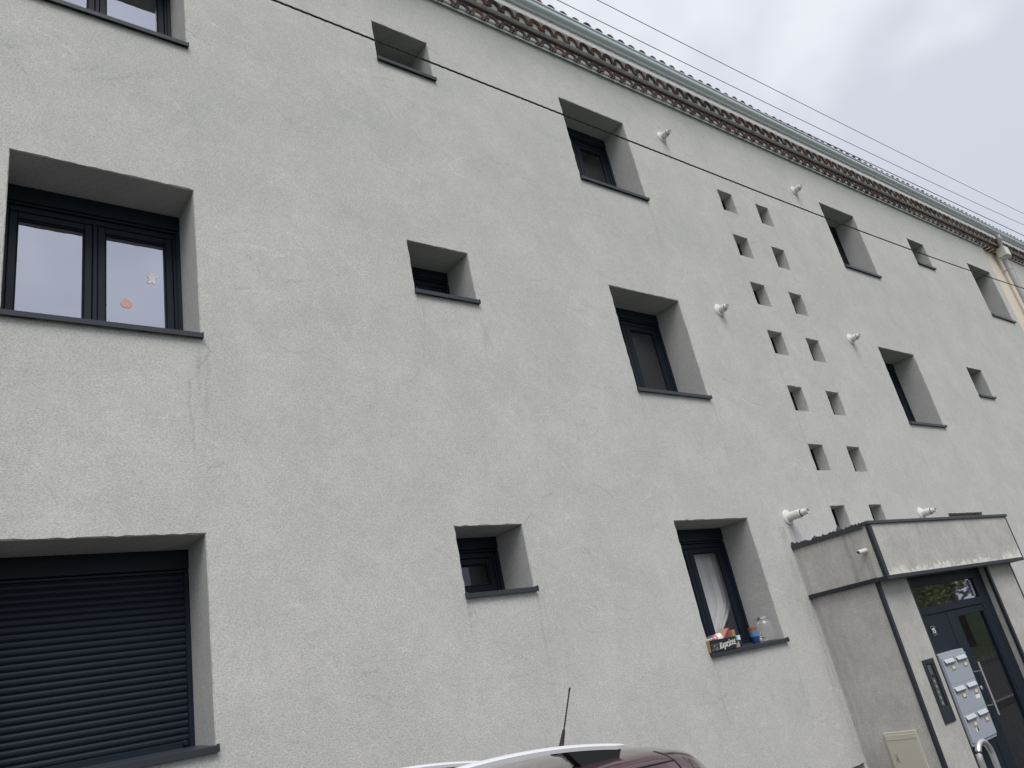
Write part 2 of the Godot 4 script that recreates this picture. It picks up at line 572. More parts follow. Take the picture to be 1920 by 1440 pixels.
# ------------------------------------------------------------------ the facade
# x0, x1, y0, y1, depth, kind
var OPEN := [
	[0.41, 1.60, 7.655, 8.885, 0.46, "pair"],
	[0.4075, 1.599, 4.908, 6.143, 0.46, "pair"],
	[0.385, 1.570, 2.222, 3.450, 0.46, "shut"],
	[3.505, 4.181, 8.370, 8.875, 0.46, "small"],
	[3.485, 4.157, 5.614, 6.128, 0.46, "small"],
	[3.476, 4.151, 2.935, 3.440, 0.46, "small"],
	[6.120, 7.272, 7.657, 8.880, 0.46, "pair"],
	[6.087, 7.272, 4.880, 6.132, 0.46, "pair"],
	[6.080, 7.285, 2.174, 3.420, 0.46, "pair"],
	[12.120, 13.270, 7.662, 8.920, 0.46, "pair"],
	[12.105, 13.305, 4.842, 6.114, 0.46, "pair"],
	[12.150, 13.345, 2.150, 3.374, 0.46, "pair"],
	[15.303, 16.010, 8.387, 8.931, 0.46, "small"],
	[15.357, 16.018, 5.560, 6.102, 0.46, "small"],
	[18.087, 19.300, 7.665, 8.935, 0.46, "pair"],
	[18.200, 19.400, 4.845, 6.100, 0.46, "pair"],
]
var STAIR_Y := [8.30, 7.525, 6.737, 5.982, 5.160, 4.344, 3.534]

func eave(x: float) -> float:
	return -0.040 + 0.0050 * (x - 5.5)

func wv(st: SurfaceTool, p: Vector3, n: Vector3) -> void:
	st.set_normal(n)
	st.set_uv2(Vector2((p.x - WX0 - p.z * 0.8) / WXS, 1.0 - p.y / WYS))
	st.add_vertex(p)

func wquad(st: SurfaceTool, a: Vector3, b: Vector3, c: Vector3, d: Vector3) -> void:
	var n := (c - a).cross(d - b).normalized()
	for p in [a, c, b, a, d, c]: wv(st, p, n)

func cut_wall(st: SurfaceTool, X0: float, X1: float, Y0: float, Y1: float, holes: Array) -> void:
	var ex := 0.022
	var xs := [X0, X1]
	var ys := [Y0, Y1]
	for o in holes:
		xs.append_array([o[0] - ex, o[1] + ex])
		ys.append_array([o[2] - ex, o[3] + ex])
	xs.sort()
	ys.sort()
	for i in xs.size() - 1:
		if xs[i + 1] - xs[i] < 1e-5: continue
		for j in ys.size() - 1:
			if ys[j + 1] - ys[j] < 1e-5: continue
			var cx: float = (xs[i] + xs[i + 1]) * 0.5
			var cy: float = (ys[j] + ys[j + 1]) * 0.5
			var hit := false
			for o in holes:
				if cx > o[0] - ex and cx < o[1] + ex and cy > o[2] - ex and cy < o[3] + ex:
					hit = true
					break
			if not hit:
				wquad(st, v3(xs[i], ys[j], 0), v3(xs[i + 1], ys[j], 0), v3(xs[i + 1], ys[j + 1], 0), v3(xs[i], ys[j + 1], 0))
	for o in holes:
		var cs := [Vector2(o[0], o[2]), Vector2(o[1], o[2]), Vector2(o[1], o[3]), Vector2(o[0], o[3])]
		var sg := [Vector2(-1, -1), Vector2(1, -1), Vector2(1, 1), Vector2(-1, 1)]
		var first := []
		var prev := []
		var loop := []
		for k in 4:
			var a: Vector2 = cs[k]
			var b: Vector2 = cs[(k + 1) % 4]
			var n := maxi(3, int(a.distance_to(b) / 0.05))
			for t in n:
				var f := float(t) / n
				var inner := a.lerp(b, f)
				var oa: Vector2 = a + sg[k] * ex
				var ob: Vector2 = b + sg[(k + 1) % 4] * ex
				var outer := oa.lerp(ob, f)
				var mid := inner.lerp(outer, rng.randf_range(0.04, 0.5))
				loop.append([outer, mid, inner])
		for t in loop.size():
			var p: Array = loop[t]
			var r: Array = loop[(t + 1) % loop.size()]
			var z1 := -0.009
			wquad(st, v3(p[0].x, p[0].y, 0), v3(r[0].x, r[0].y, 0), v3(r[1].x, r[1].y, 0), v3(p[1].x, p[1].y, 0))
			wquad(st, v3(p[1].x, p[1].y, 0), v3(r[1].x, r[1].y, 0), v3(r[2].x, r[2].y, z1), v3(p[2].x, p[2].y, z1))
		for k in 4:
			var a: Vector2 = cs[k]
			var b: Vector2 = cs[(k + 1) % 4]
			wquad(st, v3(a.x, a.y, -0.009), v3(b.x, b.y, -0.009), v3(b.x, b.y, -o[4]), v3(a.x, a.y, -o[4]))

func build_building() -> void:
	var B := thing("apartment_building", "three storey grey rendered apartment block with anthracite windows and tiled eaves", "building")
	var holes := []
	for o in OPEN: holes.append([o[0], o[1], o[2] - 0.04, o[3], o[4], o[5]])
	var st_holes := []
	for y in STAIR_Y:
		st_holes.append([9.030, 9.367, y - 0.347, y, 0.17, "stair"])
		st_holes.append([9.958, 10.288, y - 0.349, y, 0.17, "stair"])
	holes.append_array(st_holes)
	var cellar := [7.10, 7.960, 0.30, 0.846, 0.30, "cellar"]
	holes.append(cellar)
	var st := nst()
	cut_wall(st, -6.0, 19.65, 0.0, 9.75, holes)
	# the right end of the thick render, where it stops at the joint
	wquad(st, v3(19.65, 0, 0), v3(19.65, 0, -0.1), v3(19.65, 9.75, -0.1), v3(19.65, 9.75, 0))
	wquad(st, v3(-6.0, 0, -8.0), v3(-6.0, 0, 0), v3(-6.0, 9.75, 0), v3(-6.0, 9.75, -8.0))
	put("wall", st, M["render_grey"], B)
	st = nst()
	wquad(st, v3(21.22, 0, 0), v3(28.0, 0, 0), v3(28.0, 9.8, 0), v3(21.22, 9.8, 0))
	wquad(st, v3(21.22, 0, -0.1), v3(21.22, 0, 0), v3(21.22, 9.8, 0), v3(21.22, 9.8, -0.1))
	wquad(st, v3(28.0, 0, 0), v3(28.0, 0, -8), v3(28.0, 9.8, -8), v3(28.0, 9.8, 0))
	put("wall", st, M["render_grey"], B)
	st = nst()
	box(st, v3(19.6, 0, -0.2), v3(21.3, 9.8, -0.055))
	put("joint_strip", st, M["render_beige"], B)
	# masonry core, floors and back wall close the rooms
	st = nst()
	box(st, v3(-5.99, 0.0, -8.2), v3(27.99, 10.0, -8.0))
	box(st, v3(19.5, 0.0, -8.0), v3(19.58, 9.9, -0.1))
	box(st, v3(27.7, 0.0, -8.0), v3(27.9, 9.9, -0.1))
	for x in [2.5, 5.2, 8.5, 10.8, 14.4, 17.0]:
		box(st, v3(x, 0.0, -7.9), v3(x + 0.15, 9.6, -0.48))
	put("inner_wall", st, M["interior"], B)
	for y in [1.15, 3.85, 6.60, 9.45]:
		st = nst()
		box(st, v3(-5.9, y, -7.95), v3(19.45, y + 0.2, -0.475))
		put("floor_slab", st, M["interior"], B)
	for o in OPEN: window(B, o)
	for o in st_holes: stair_window(B, o)
	st = nst()
	box(st, v3(7.08, 0.28, -0.32), v3(7.98, 0.87, -0.30))
	put("cellar_grille", st, M["anthracite"], B)
	eaves(B)

func window(B: Node3D, o: Array) -> void:
	var W := holder("window", B, v3((o[0] + o[1]) * 0.5, o[2], 0))
	var hw: float = (o[1] - o[0]) * 0.5
	var h: float = o[3] - o[2]
	var kind: String = o[5]
	var st := nst()
	var low: float = 0.0
	# sill: sloping sheet with a front lip and turned-up ends
	var lip_top := -0.022
	var lip_bot := lip_top - 0.034
	var zf := 0.038
	var e := 0.006
	var yb := 0.012
	quad(st, v3(-hw - e, lip_top, zf), v3(hw + e, lip_top, zf), v3(hw + e, yb, -0.40), v3(-hw - e, yb, -0.40))
	quad(st, v3(-hw - e, lip_bot, zf - 0.004), v3(hw + e, lip_bot, zf - 0.004), v3(hw + e, lip_top, zf), v3(-hw - e, lip_top, zf))
	quad(st, v3(-hw - e, lip_bot, zf - 0.014), v3(hw + e, lip_bot, zf - 0.014), v3(hw + e, lip_bot, zf - 0.004), v3(-hw - e, lip_bot, zf - 0.004))
	quad(st, v3(hw + e, lip_bot, zf - 0.014), v3(-hw - e, lip_bot, zf - 0.014), v3(-hw - e, lip_top - 0.012, zf - 0.014), v3(hw + e, lip_top - 0.012, zf - 0.014))
	quad(st, v3(-hw - e, yb - 0.014, -0.40), v3(hw + e, yb - 0.014, -0.40), v3(hw + e, lip_top - 0.012, zf - 0.014), v3(-hw - e, lip_top - 0.012, zf - 0.014))
	for s in [-1.0, 1.0]:
		var x0: float = s * (hw + 0.004)
		var x1: float = s * (hw + e + 0.006)
		box(st, v3(minf(x0, x1), lip_bot - 0.001, -0.006), v3(maxf(x0, x1), lip_top + 0.008, zf + 0.001))
	put("sill", st, M["sill_metal"], W)
	# roller shutter box
	var bh: float = 0.13 if kind != "small" else 0.10
	st = nst()
	cbox(st, v3(-hw, h - bh, -0.47), v3(hw, h, -0.375), 0.005)
	cbox(st, v3(-hw, h - bh - 0.022, -0.47), v3(hw, h - bh - 0.004, -0.388), 0.003)
	put("shutter_box", st, M["anthracite"], W)
	var top: float = h - bh - 0.024
	# fixed frame with guide rails
	st = nst()
	for s in [-1.0, 1.0]:
		var a: float = s * hw
		var b: float = s * (hw - 0.05)
		cbox(st, v3(minf(a, b), low, -0.47), v3(maxf(a, b), top, -0.405), 0.004)
		b = s * (hw - 0.032)
		cbox(st, v3(minf(a, b), low, -0.405), v3(maxf(a, b), top, -0.383), 0.003)
	cbox(st, v3(-hw + 0.05, top - 0.045, -0.47), v3(hw - 0.05, top, -0.408), 0.004)
	cbox(st, v3(-hw + 0.05, low, -0.47), v3(hw - 0.05, low + 0.05, -0.404), 0.004)
	put("frame", st, M["anthracite"], W)
	if kind == "shut":
		var pitch := 0.041
		var n := int((top - 0.02) / pitch)
		st = nst()
		var prof := [Vector2(0.0, 0.0), Vector2(0.004, 0.003), Vector2(0.012, 0.0065), Vector2(0.024, 0.0068), Vector2(0.033, 0.0035), Vector2(0.0365, 0.0), Vector2(0.0365, -0.005), Vector2(0.041, -0.005)]
		for k in prof.size() - 1:
			quad(st, v3(-hw + 0.034, prof[k].x, prof[k].y), v3(hw - 0.034, prof[k].x, prof[k].y), v3(hw - 0.034, prof[k + 1].x, prof[k + 1].y), v3(-hw + 0.034, prof[k + 1].x, prof[k + 1].y))
		quad(st, v3(hw - 0.034, 0, -0.01), v3(-hw + 0.034, 0, -0.01), v3(-hw + 0.034, pitch, -0.01), v3(hw - 0.034, pitch, -0.01))
		var sm := mesh_of(st, M["shutter_slat"])
		for k in n + 1:
			if 0.05 + (k + 1) * pitch > top + 0.03: break
			inst("slat", sm, W, Transform3D(Basis(), v3(rng.randf_range(-0.001, 0.001), 0.048 + k * pitch, -0.398)))
		st = nst()
		cbox(st, v3(-hw + 0.034, 0.004, -0.412), v3(hw - 0.034, 0.048, -0.386), 0.004)
		for s in [-0.62, 0.9]:
			lathe(st, v3(s * hw, 0.034, -0.386), Vector3.BACK, [[0.018, 0], [0.018, 0.016], [0.012, 0.022], [0.0, 0.022]], 12)
		put("bottom_bar", st, M["shutter_slat"], W)
		return
	var leaves := [[-hw + 0.05, -0.016], [0.016, hw - 0.05]] if kind == "pair" else [[-hw + 0.05, hw - 0.05]]
	if kind == "pair":
		st = nst()
		cbox(st, v3(-0.016, low + 0.05, -0.46), v3(0.016, top - 0.045, -0.408), 0.005)
		put("mullion", st, M["anthracite"], W)
	for lf in leaves:
		var sash := nst()
		var x0: float = lf[0] + 0.003
		var x1: float = lf[1] - 0.003
		var y0: float = low + 0.053
		var y1: float = top - 0.048
		for stp in [[0.050, -0.465, -0.414, 0.0], [0.010, -0.450, -0.424, 0.050]]:
			var w: float = stp[0]
			var i: float = stp[3]
			cbox(sash, v3(x0 + i, y0 + i, stp[1]), v3(x0 + i + w, y1 - i, stp[2]), 0.004)
			cbox(sash, v3(x1 - i - w, y0 + i, stp[1]), v3(x1 - i, y1 - i, stp[2]), 0.004)
			cbox(sash, v3(x0 + i + w, y1 - i - w, stp[1]), v3(x1 - i - w, y1 - i, stp[2] - 0.001), 0.004)
			cbox(sash, v3(x0 + i + w, y0 + i, stp[1]), v3(x1 - i - w, y0 + i + w, stp[2] - 0.001), 0.004)
		put("sash", sash, M["anthracite"], W)
		var g := nst()
		quad(g, v3(x0 + 0.055, y0 + 0.055, -0.440), v3(x1 - 0.055, y0 + 0.055, -0.440), v3(x1 - 0.055, y1 - 0.055, -0.440), v3(x0 + 0.055, y1 - 0.055, -0.440))
		put("pane", g, M["glazing" if o[0] < 1.0 else ("glazing_dark" if kind == "small" else "glazing_clear")], W)

func stair_window(B: Node3D, o: Array) -> void:
	var W := holder("stair_window", B, v3((o[0] + o[1]) * 0.5, o[2], 0))
	var hw: float = (o[1] - o[0]) * 0.5
	var h: float = o[3] - o[2]
	var st := nst()
	for s in [-1.0, 1.0]:
		box(st, v3(minf(s * hw, s * (hw - 0.03)), 0, -0.22), v3(maxf(s * hw, s * (hw - 0.03)), h, -0.155))
	box(st, v3(-hw + 0.03, 0, -0.22), v3(hw - 0.03, 0.03, -0.157))
	box(st, v3(-hw + 0.03, h - 0.03, -0.22), v3(hw - 0.03, h, -0.157))
	put("frame", st, M["anthracite"], W)
	st = nst()
	quad(st, v3(-hw + 0.03, 0.03, -0.18), v3(hw - 0.03, 0.03, -0.18), v3(hw - 0.03, h - 0.03, -0.18), v3(-hw + 0.03, h - 0.03, -0.18))
	put("pane", st, M["glazing_clear"], W)

func arch_mesh(hw: float, hgt: float, th: float, len: float, m: Material) -> ArrayMesh:
	var st := nst()
	var n := 12
	for k in n:
		var a0 := PI * k / n
		var a1 := PI * (k + 1) / n
		var o0 := v3(-cos(a0) * hw, sin(a0) * hgt, 0)
		var o1 := v3(-cos(a1) * hw, sin(a1) * hgt, 0)
		var i0 := v3(-cos(a0) * (hw - th), sin(a0) * (hgt - th), 0)
		var i1 := v3(-cos(a1) * (hw - th), sin(a1) * (hgt - th), 0)
		var b := v3(0, 0.0, -len)
		quad(st, i0, i1, o1, o0)
		var n0 := v3(-cos(a0), sin(a0), 0)
		var n1 := v3(-cos(a1), sin(a1), 0)
		squad(st, [o0, o1, o1 + b, o0 + b], [n0, n1, n1, n0])
		squad(st, [i1, i0, i0 + b, i1 + b], [-n1, -n0, -n0, -n1])
	return mesh_of(st, m)

func eaves(B: Node3D) -> void:
	var P := 0.2165
	var XL := -6.0
	var n := int((27.9 - XL) / P)
	var mats := [M["clay"], M["clay0"], M["clay1"]]
	var low := []
	var mid := []
	var roof := []
	for m in mats:
		low.append(arch_mesh(P * 0.5, 0.112, 0.048, 0.2, m))
		mid.append(arch_mesh(P * 0.5, 0.145, 0.052, 0.25, m))
		roof.append(arch_mesh(P * 0.40, 0.075, 0.014, 0.5, m))
	var rest := nst()
	var any_rest := false
	for i in n:
		var x := XL + (i + 0.5) * P
		var dy := eave(x)
		for row in 3:
			var msh: Array = [low, mid, roof][row]
			var sh: float = [0.07, 0.07 - P * 0.5 * 0.0, 0.12][row]
			var t := Transform3D(Basis(Vector3.RIGHT, [0.0, 0.0, 0.30][row]) * Basis(Vector3.BACK, rng.randf_range(-0.05, 0.05)), v3(x + sh + rng.randf_range(-0.006, 0.006), [9.680, 9.822, 10.160][row] + dy + rng.randf_range(-0.007, 0.007), [0.075, 0.155, 0.250][row] + rng.randf_range(-0.006, 0.006)))
			var kind: Mesh = msh[rng.randi() % 3]
			if x > 2.6:
				inst(["eaves_tile", "eaves_tile", "roof_tile"][row], kind, B, t)
			else:
				rest.append_from(kind, 0, t)
				any_rest = true
	if any_rest:
		var r := put("eaves_tiles_beyond", rest, M["clay"], B)
		r.set_meta("kind", "stuff")
	# mortar behind the lower tiles, flat course, mortar behind and above the upper tiles
	var xs := []
	var x := XL
	while x < 28.0:
		xs.append(x)
		x += P * 2.0
	var run := func(called: String, y0: float, y1: float, z0: float, z1: float, m: Material) -> void:
		var st := nst()
		for i in xs.size() - 1:
			var a := eave(xs[i])
			var b := eave(xs[i + 1])
			var p := [v3(xs[i], y0 + a, z1), v3(xs[i + 1], y0 + b, z1), v3(xs[i + 1], y1 + b, z1), v3(xs[i], y1 + a, z1)]
			var q := [v3(xs[i], y0 + a, z0), v3(xs[i + 1], y0 + b, z0), v3(xs[i + 1], y1 + b, z0), v3(xs[i], y1 + a, z0)]
			quad(st, p[0], p[1], p[2], p[3])
			quad(st, q[0], q[1], p[1], p[0])
			quad(st, p[3], p[2], q[2], q[3])
		put(called, st, m, B)
	run.call("mortar_bed", 9.692, 9.80, -0.3, 0.060, M["mortar"])
	run.call("flat_course", 9.79, 9.818, -0.3, 0.085, M["clay1"])
	run.call("mortar_bed", 9.818, 10.02, -0.3, 0.138, M["mortar"])
	# mortar filling the hollows over the upper tiles
	var st := nst()
	for i in n:
		var xc := XL + (i + 0.5) * P + 0.07
		var dy := eave(xc)
		for k in 12:
			var a0 := PI * k / 12
			var a1 := PI * (k + 1) / 12
			var p0 := v3(xc - cos(a0) * P * 0.5, 9.822 + dy + sin(a0) * 0.142, 0.150)
			var p1 := v3(xc - cos(a1) * P * 0.5, 9.822 + dy + sin(a1) * 0.142, 0.150)
			quad(st, p0, p1, v3(p1.x, 10.09 + dy, 0.150), v3(p0.x, 10.09 + dy, 0.150))
	put("mortar_bed", st, M["mortar"], B)
	run.call("roof_underlay", 10.075, 10.10, -0.4, 0.190, M["mortar"])
	# metal drip edge on top of the render
	st = nst()
	for i in xs.size() - 1:
		if xs[i + 1] > 19.8 and xs[i] < 21.1:
			if xs[i] < 19.8:
				put("drip_edge", st, M["drip_metal"], B)
				st = nst()
			continue
		var a := eave(xs[i])
		var b := eave(xs[i + 1])
		var pr := [Vector2(0.0, 9.690), Vector2(0.034, 9.684), Vector2(0.036, 9.658), Vector2(0.031, 9.656), Vector2(0.030, 9.676), Vector2(0.002, 9.680)]
		for k in pr.size() - 1:
			quad(st, v3(xs[i], pr[k + 1].y + a, pr[k + 1].x), v3(xs[i + 1], pr[k + 1].y + b, pr[k + 1].x), v3(xs[i + 1], pr[k].y + b, pr[k].x), v3(xs[i], pr[k].y + a, pr[k].x))
	put("drip_edge", st, M["drip_metal"], B)
	# half round gutter
	st = nst()
	var gz := 0.265
	var gy := 10.02
	for i in xs.size() - 1:
		var d := [eave(xs[i]), eave(xs[i + 1])]
		for k in 14:
			var a0 := PI + PI * k / 14
			var a1 := PI + PI * (k + 1) / 14
			var f := func(xx: float, dd: float, a: float, r: float) -> Vector3: return v3(xx, gy + dd + sin(a) * r, gz + cos(a) * r)
			var n0 := v3(0, sin(a0), cos(a0))
			var n1 := v3(0, sin(a1), cos(a1))
			squad(st, [f.call(xs[i], d[0], a0, 0.08), f.call(xs[i + 1], d[1], a0, 0.08), f.call(xs[i + 1], d[1], a1, 0.08), f.call(xs[i], d[0], a1, 0.08)].slice(0, 4), [n0, n0, n1, n1])
			squad(st, [f.call(xs[i], d[0], a1, 0.078), f.call(xs[i + 1], d[1], a1, 0.078), f.call(xs[i + 1], d[1], a0, 0.078), f.call(xs[i], d[0], a0, 0.078)], [-n1, -n1, -n0, -n0])
	var bead := []
	for xx in xs: bead.append(v3(xx, gy + 0.004 + eave(xx), gz + 0.084))
	tube(st, bead, 0.014, 8)
	put("gutter", st, M["zinc"], B)
	# roof slopes
	st = nst()
	quad(st, v3(XL, 10.12, 0.20), v3(28, 10.22, 0.20), v3(28, 11.8, -5.0), v3(XL, 11.7, -5.0))
	quad(st, v3(XL, 11.7, -5.0), v3(28, 11.8, -5.0), v3(28, 10.0, -9.0), v3(XL, 10.0, -9.0))
	put("roof", st, M["clay0"], B)

# ------------------------------------------------------------------ entrance porch
func uvq(st: SurfaceTool, a: Vector3, b: Vector3, c: Vector3, d: Vector3, ua: Vector2, uc: Vector2) -> void:
	var n := (c - a).cross(d - b).normalized()
	var uv := {a: ua, b: Vector2(uc.x, ua.y), c: uc, d: Vector2(ua.x, uc.y)}
	for p in [a, c, b, a, d, c]:
		st.set_normal(n)
		st.set_uv2(uv[p])
		st.add_vertex(p)

func build_porch() -> void:
	var P := thing("entrance_porch", "rendered entrance porch with deep fascia and anthracite edge trims", "porch")
	var XL := 7.945
	var XR := 11.50
	var ZF := 0.93
	var YB := 2.503
	var YT := 3.072
	# fascia box
	var st := nst()
	uvq(st, v3(XL, YB, ZF), v3(XR, YB, ZF), v3(XR, YT, ZF), v3(XL, YT, ZF), Vector2(0, 1), Vector2(0.97, 0.05))
	put("fascia", st, M["porch_front"], P)
	st = nst()
	uvq(st, v3(XL, YB, 0.0), v3(XL, YB, ZF), v3(XL, YT, ZF), v3(XL, YT, 0.0), Vector2(0, 1.0 - YB / 3.3), Vector2(0.94, 1.0 - YT / 3.3))
	uvq(st, v3(XR, YB, ZF), v3(XR, YB, 0.0), v3(XR, YT, 0.0), v3(XR, YT, ZF), Vector2(0.94, 1.0 - YB / 3.3), Vector2(0, 1.0 - YT / 3.3))
	uvq(st, v3(XL, YB, 0.0), v3(XR, YB, 0.0), v3(XR, YB, ZF), v3(XL, YB, ZF), Vector2(0, 0.3), Vector2(1, 0.6))
	put("fascia_side", st, M["porch_side"], P)
	# side walls and pillars below
	st = nst()
	uvq(st, v3(7.987, 0, 0.0), v3(7.987, 0, 0.79), v3(7.987, YB, 0.79), v3(7.987, YB, 0.0), Vector2(0, 1), Vector2(0.8, 1.0 - YB / 3.3))
	put("side_wall", st, M["porch_side"], P)
	st = nst()
	uvq(st, v3(11.395, 0, 0.79), v3(11.395, 0, 0.0), v3(11.395, YB, 0.0), v3(11.395, YB, 0.79), Vector2(0.8, 1), Vector2(0, 1.0 - YB / 3.3))
	put("side_wall", st, M["porch_side"], P)
	st = nst()
	uvq(st, v3(7.987, 0, 0.79), v3(8.614, 0, 0.79), v3(8.614, YB, 0.79), v3(7.987, YB, 0.79), Vector2(0, 1), Vector2(0.32, 0.05))
	uvq(st, v3(8.614, 0, 0.79), v3(8.614, 0, 0.60), v3(8.614, YB, 0.60), v3(8.614, YB, 0.79), Vector2(0.4, 1), Vector2(0.5, 0.05))
	put("pillar", st, M["porch_plain"], P)
	st = nst()
	uvq(st, v3(10.655, 0, 0.79), v3(11.395, 0, 0.79), v3(11.395, YB, 0.79), v3(10.655, YB, 0.79), Vector2(0.55, 1), Vector2(0.93, 0.05))
	uvq(st, v3(10.655, 0, 0.60), v3(10.655, 0, 0.79), v3(10.655, YB, 0.79), v3(10.655, YB, 0.60), Vector2(0.4, 1), Vector2(0.5, 0.05))
	put("pillar", st, M["porch_plain"], P)
	# hall behind the door
	st = nst()
	quad(st, v3(8.5, 0.01, -0.02), v3(10.9, 0.01, -0.02), v3(10.9, 2.46, -0.02), v3(8.5, 2.46, -0.02))
	put("hall_wall", st, M["interior"], P)
	# metal angle trims
	var trim := func(lo: Vector3, hi: Vector3) -> void:
		var s := nst()
		cbox(s, lo, hi, 0.003)
		put("edge_trim", s, M["trim_metal"], P)
	trim.call(v3(XL - 0.006, YB - 0.010, ZF - 0.10), v3(XR + 0.006, YB + 0.030, ZF + 0.007))
	trim.call(v3(XL - 0.007, YB - 0.010, 0.002), v3(XL + 0.10, YB + 0.034, ZF - 0.102))
	trim.call(v3(XR - 0.10, YB - 0.010, 0.002), v3(XR + 0.007, YB + 0.034, ZF - 0.102))
	trim.call(v3(XL - 0.008, YB + 0.032, ZF - 0.034), v3(XL + 0.055, YT - 0.01, ZF + 0.006))
	trim.call(v3(XR - 0.016, YB + 0.032, ZF - 0.03), v3(XR + 0.008, YT - 0.01, ZF + 0.006))
	trim.call(v3(7.980, 0.0, 0.760), v3(8.030, YB - 0.012, 0.796))
	trim.call(v3(10.648, 0.0, 0.760), v3(10.700, YB - 0.012, 0.796))
	trim.call(v3(11.367, 0.0, 0.770), v3(11.402, YB - 0.012, 0.796))
	trim.call(v3(8.599, 0.0, 0.765), v3(8.620, YB - 0.012, 0.794))
	# roof flashing: a folded sheet, torn along the left side
	st = nst()
	cbox(st, v3(XL - 0.02, YT - 0.008, ZF - 0.06), v3(XR + 0.03, YT + 0.026, ZF + 0.022), 0.004)
	cbox(st, v3(XR - 0.06, YT - 0.008, 0.0), v3(XR + 0.03, YT + 0.024, ZF - 0.062), 0.004)
	put("roof_flashing", st, M["flashing"], P)
	st = nst()
	var n := 46
	var prev := 0.0
	for i in n:
		var z0 := (ZF - 0.062) * i / n
		var z1 := (ZF - 0.062) * (i + 1) / n
		var h0 := prev
		var h1 := 0.020 + rng.randf_range(-0.012, 0.014)
		if absf(z1 - 0.02) < 0.025: h1 = 0.05
		prev = h1
		quad(st, v3(XL - 0.02, YT - 0.035, z0), v3(XL - 0.02, YT - 0.035, z1), v3(XL - 0.024, YT + h1, z1), v3(XL - 0.024, YT + h0, z0))
		quad(st, v3(XL - 0.024, YT + h0, z0), v3(XL - 0.024, YT + h1, z1), v3(XL + 0.05, YT + 0.008, z1), v3(XL + 0.05, YT + 0.008, z0))
		quad(st, v3(XL + 0.0, YT - 0.035, z0), v3(XL + 0.0, YT - 0.035, z1), v3(XL - 0.02, YT - 0.035, z1), v3(XL - 0.02, YT - 0.035, z0))
	for t in [[0.30, 0.055], [0.60, 0.085]]:
		var a := v3(XL - 0.024, YT + 0.012, t[0] - 0.03)
		var b := v3(XL - 0.020, YT + 0.012, t[0] + 0.04)
		var c := v3(XL + 0.035, YT + t[1], t[0] - 0.012)
		var d := v3(XL + 0.10, YT + 0.01, t[0] - 0.01)
		tri(st, a, b, c)
		tri(st, b, d, c)
		tri(st, d, a, c)
	put("roof_flashing", st, M["flashing"], P)
	st = nst()
	quad(st, v3(XL + 0.02, YT + 0.004, ZF - 0.02), v3(XR, YT + 0.004, ZF - 0.02), v3(XR, YT + 0.02, 0.0), v3(XL + 0.02, YT + 0.02, 0.0))
	put("roof", st, M["flashing"], P)
	# rain spout
	st = nst()
	var s0 := v3(XL + 0.02, 2.822, 0.808)
	lathe(st, s0, v3(-1, -0.10, 0.02), [[0.024, 0.0], [0.024, 0.19], [0.019, 0.19], [0.019, 0.02], [0.0, 0.02]], 16)
	put("rain_spout", st, M["white_plastic"], P)
	# door
	var zd := 0.67
	var D := holder("door_frame", P)
	st = nst()
	cbox(st, v3(8.616, 2.392, zd - 0.06), v3(10.654, 2.508, zd + 0.03))
	cbox(st, v3(8.616, 2.09, zd - 0.06), v3(10.654, 2.172, zd + 0.03))
	cbox(st, v3(8.616, 0.0, zd - 0.06), v3(8.69, 2.392, zd + 0.028))
	cbox(st, v3(10.38, 0.0, zd - 0.06), v3(10.654, 2.392, zd + 0.028))
	put("frame", st, M["anthracite"], D)
	st = nst()
	quad(st, v3(8.69, 2.172, zd), v3(10.38, 2.172, zd), v3(10.38, 2.392, zd), v3(8.69, 2.392, zd))
	put("transom_pane", st, M["glazing"], D)
	st = nst()
	cbox(st, v3(10.29, 2.19, zd + 0.004), v3(10.315, 2.38, zd + 0.02))
	put("closer_arm", st, M["grey_plastic"], D)
	st = nst()
	cbox(st, v3(8.695, 0.0, zd - 0.05), v3(9.385, 2.082, zd + 0.022))
	put("side_panel", st, M["anthracite"], D)
	var L := holder("door", P)
	st = nst()
	cbox(st, v3(9.393, 0.0, zd - 0.05), v3(9.63, 2.082, zd + 0.024))
	cbox(st, v3(10.335, 0.0, zd - 0.05), v3(10.375, 2.082, zd + 0.024))
	cbox(st, v3(9.63, 2.008, zd - 0.05), v3(10.335, 2.082, zd + 0.023))
	cbox(st, v3(9.63, 0.0, zd - 0.05), v3(10.335, 0.12, zd + 0.023))
	put("leaf", st, M["anthracite"], L)
	st = nst()
	quad(st, v3(9.63, 0.12, zd), v3(10.335, 0.12, zd), v3(10.335, 2.008, zd), v3(9.63, 2.008, zd))
	put("pane", st, M["glazing_clear"], L)
	st = nst()
	tube(st, [v3(9.50, 0.97, zd + 0.105), v3(9.50, 1.515, zd + 0.105)], 0.0125, 12)
	for y in [1.07, 1.42]: tube(st, [v3(9.50, y, zd + 0.024), v3(9.50, y, zd + 0.105)], 0.009, 10)
	put("handle", st, M["steel"], L)
	st = nst()
	lathe(st, v3(9.52, 1.25, zd + 0.024), Vector3.BACK, [[0.026, 0], [0.026, 0.006], [0.012, 0.012], [0.0, 0.012]], 14)
	put("lock", st, M["steel"], L)

func text_mesh(s: String, size: float, depth: float, serif := false) -> TextMesh:
	var t := TextMesh.new()
	t.text = s
	var f := SystemFont.new()
	f.font_names = PackedStringArray(["Droid Serif" if serif else "Droid Sans"])
	f.font_weight = 700
	t.font = f
	t.font_size = 64
	t.pixel_size = size / 64.0
	t.depth = depth
	return t

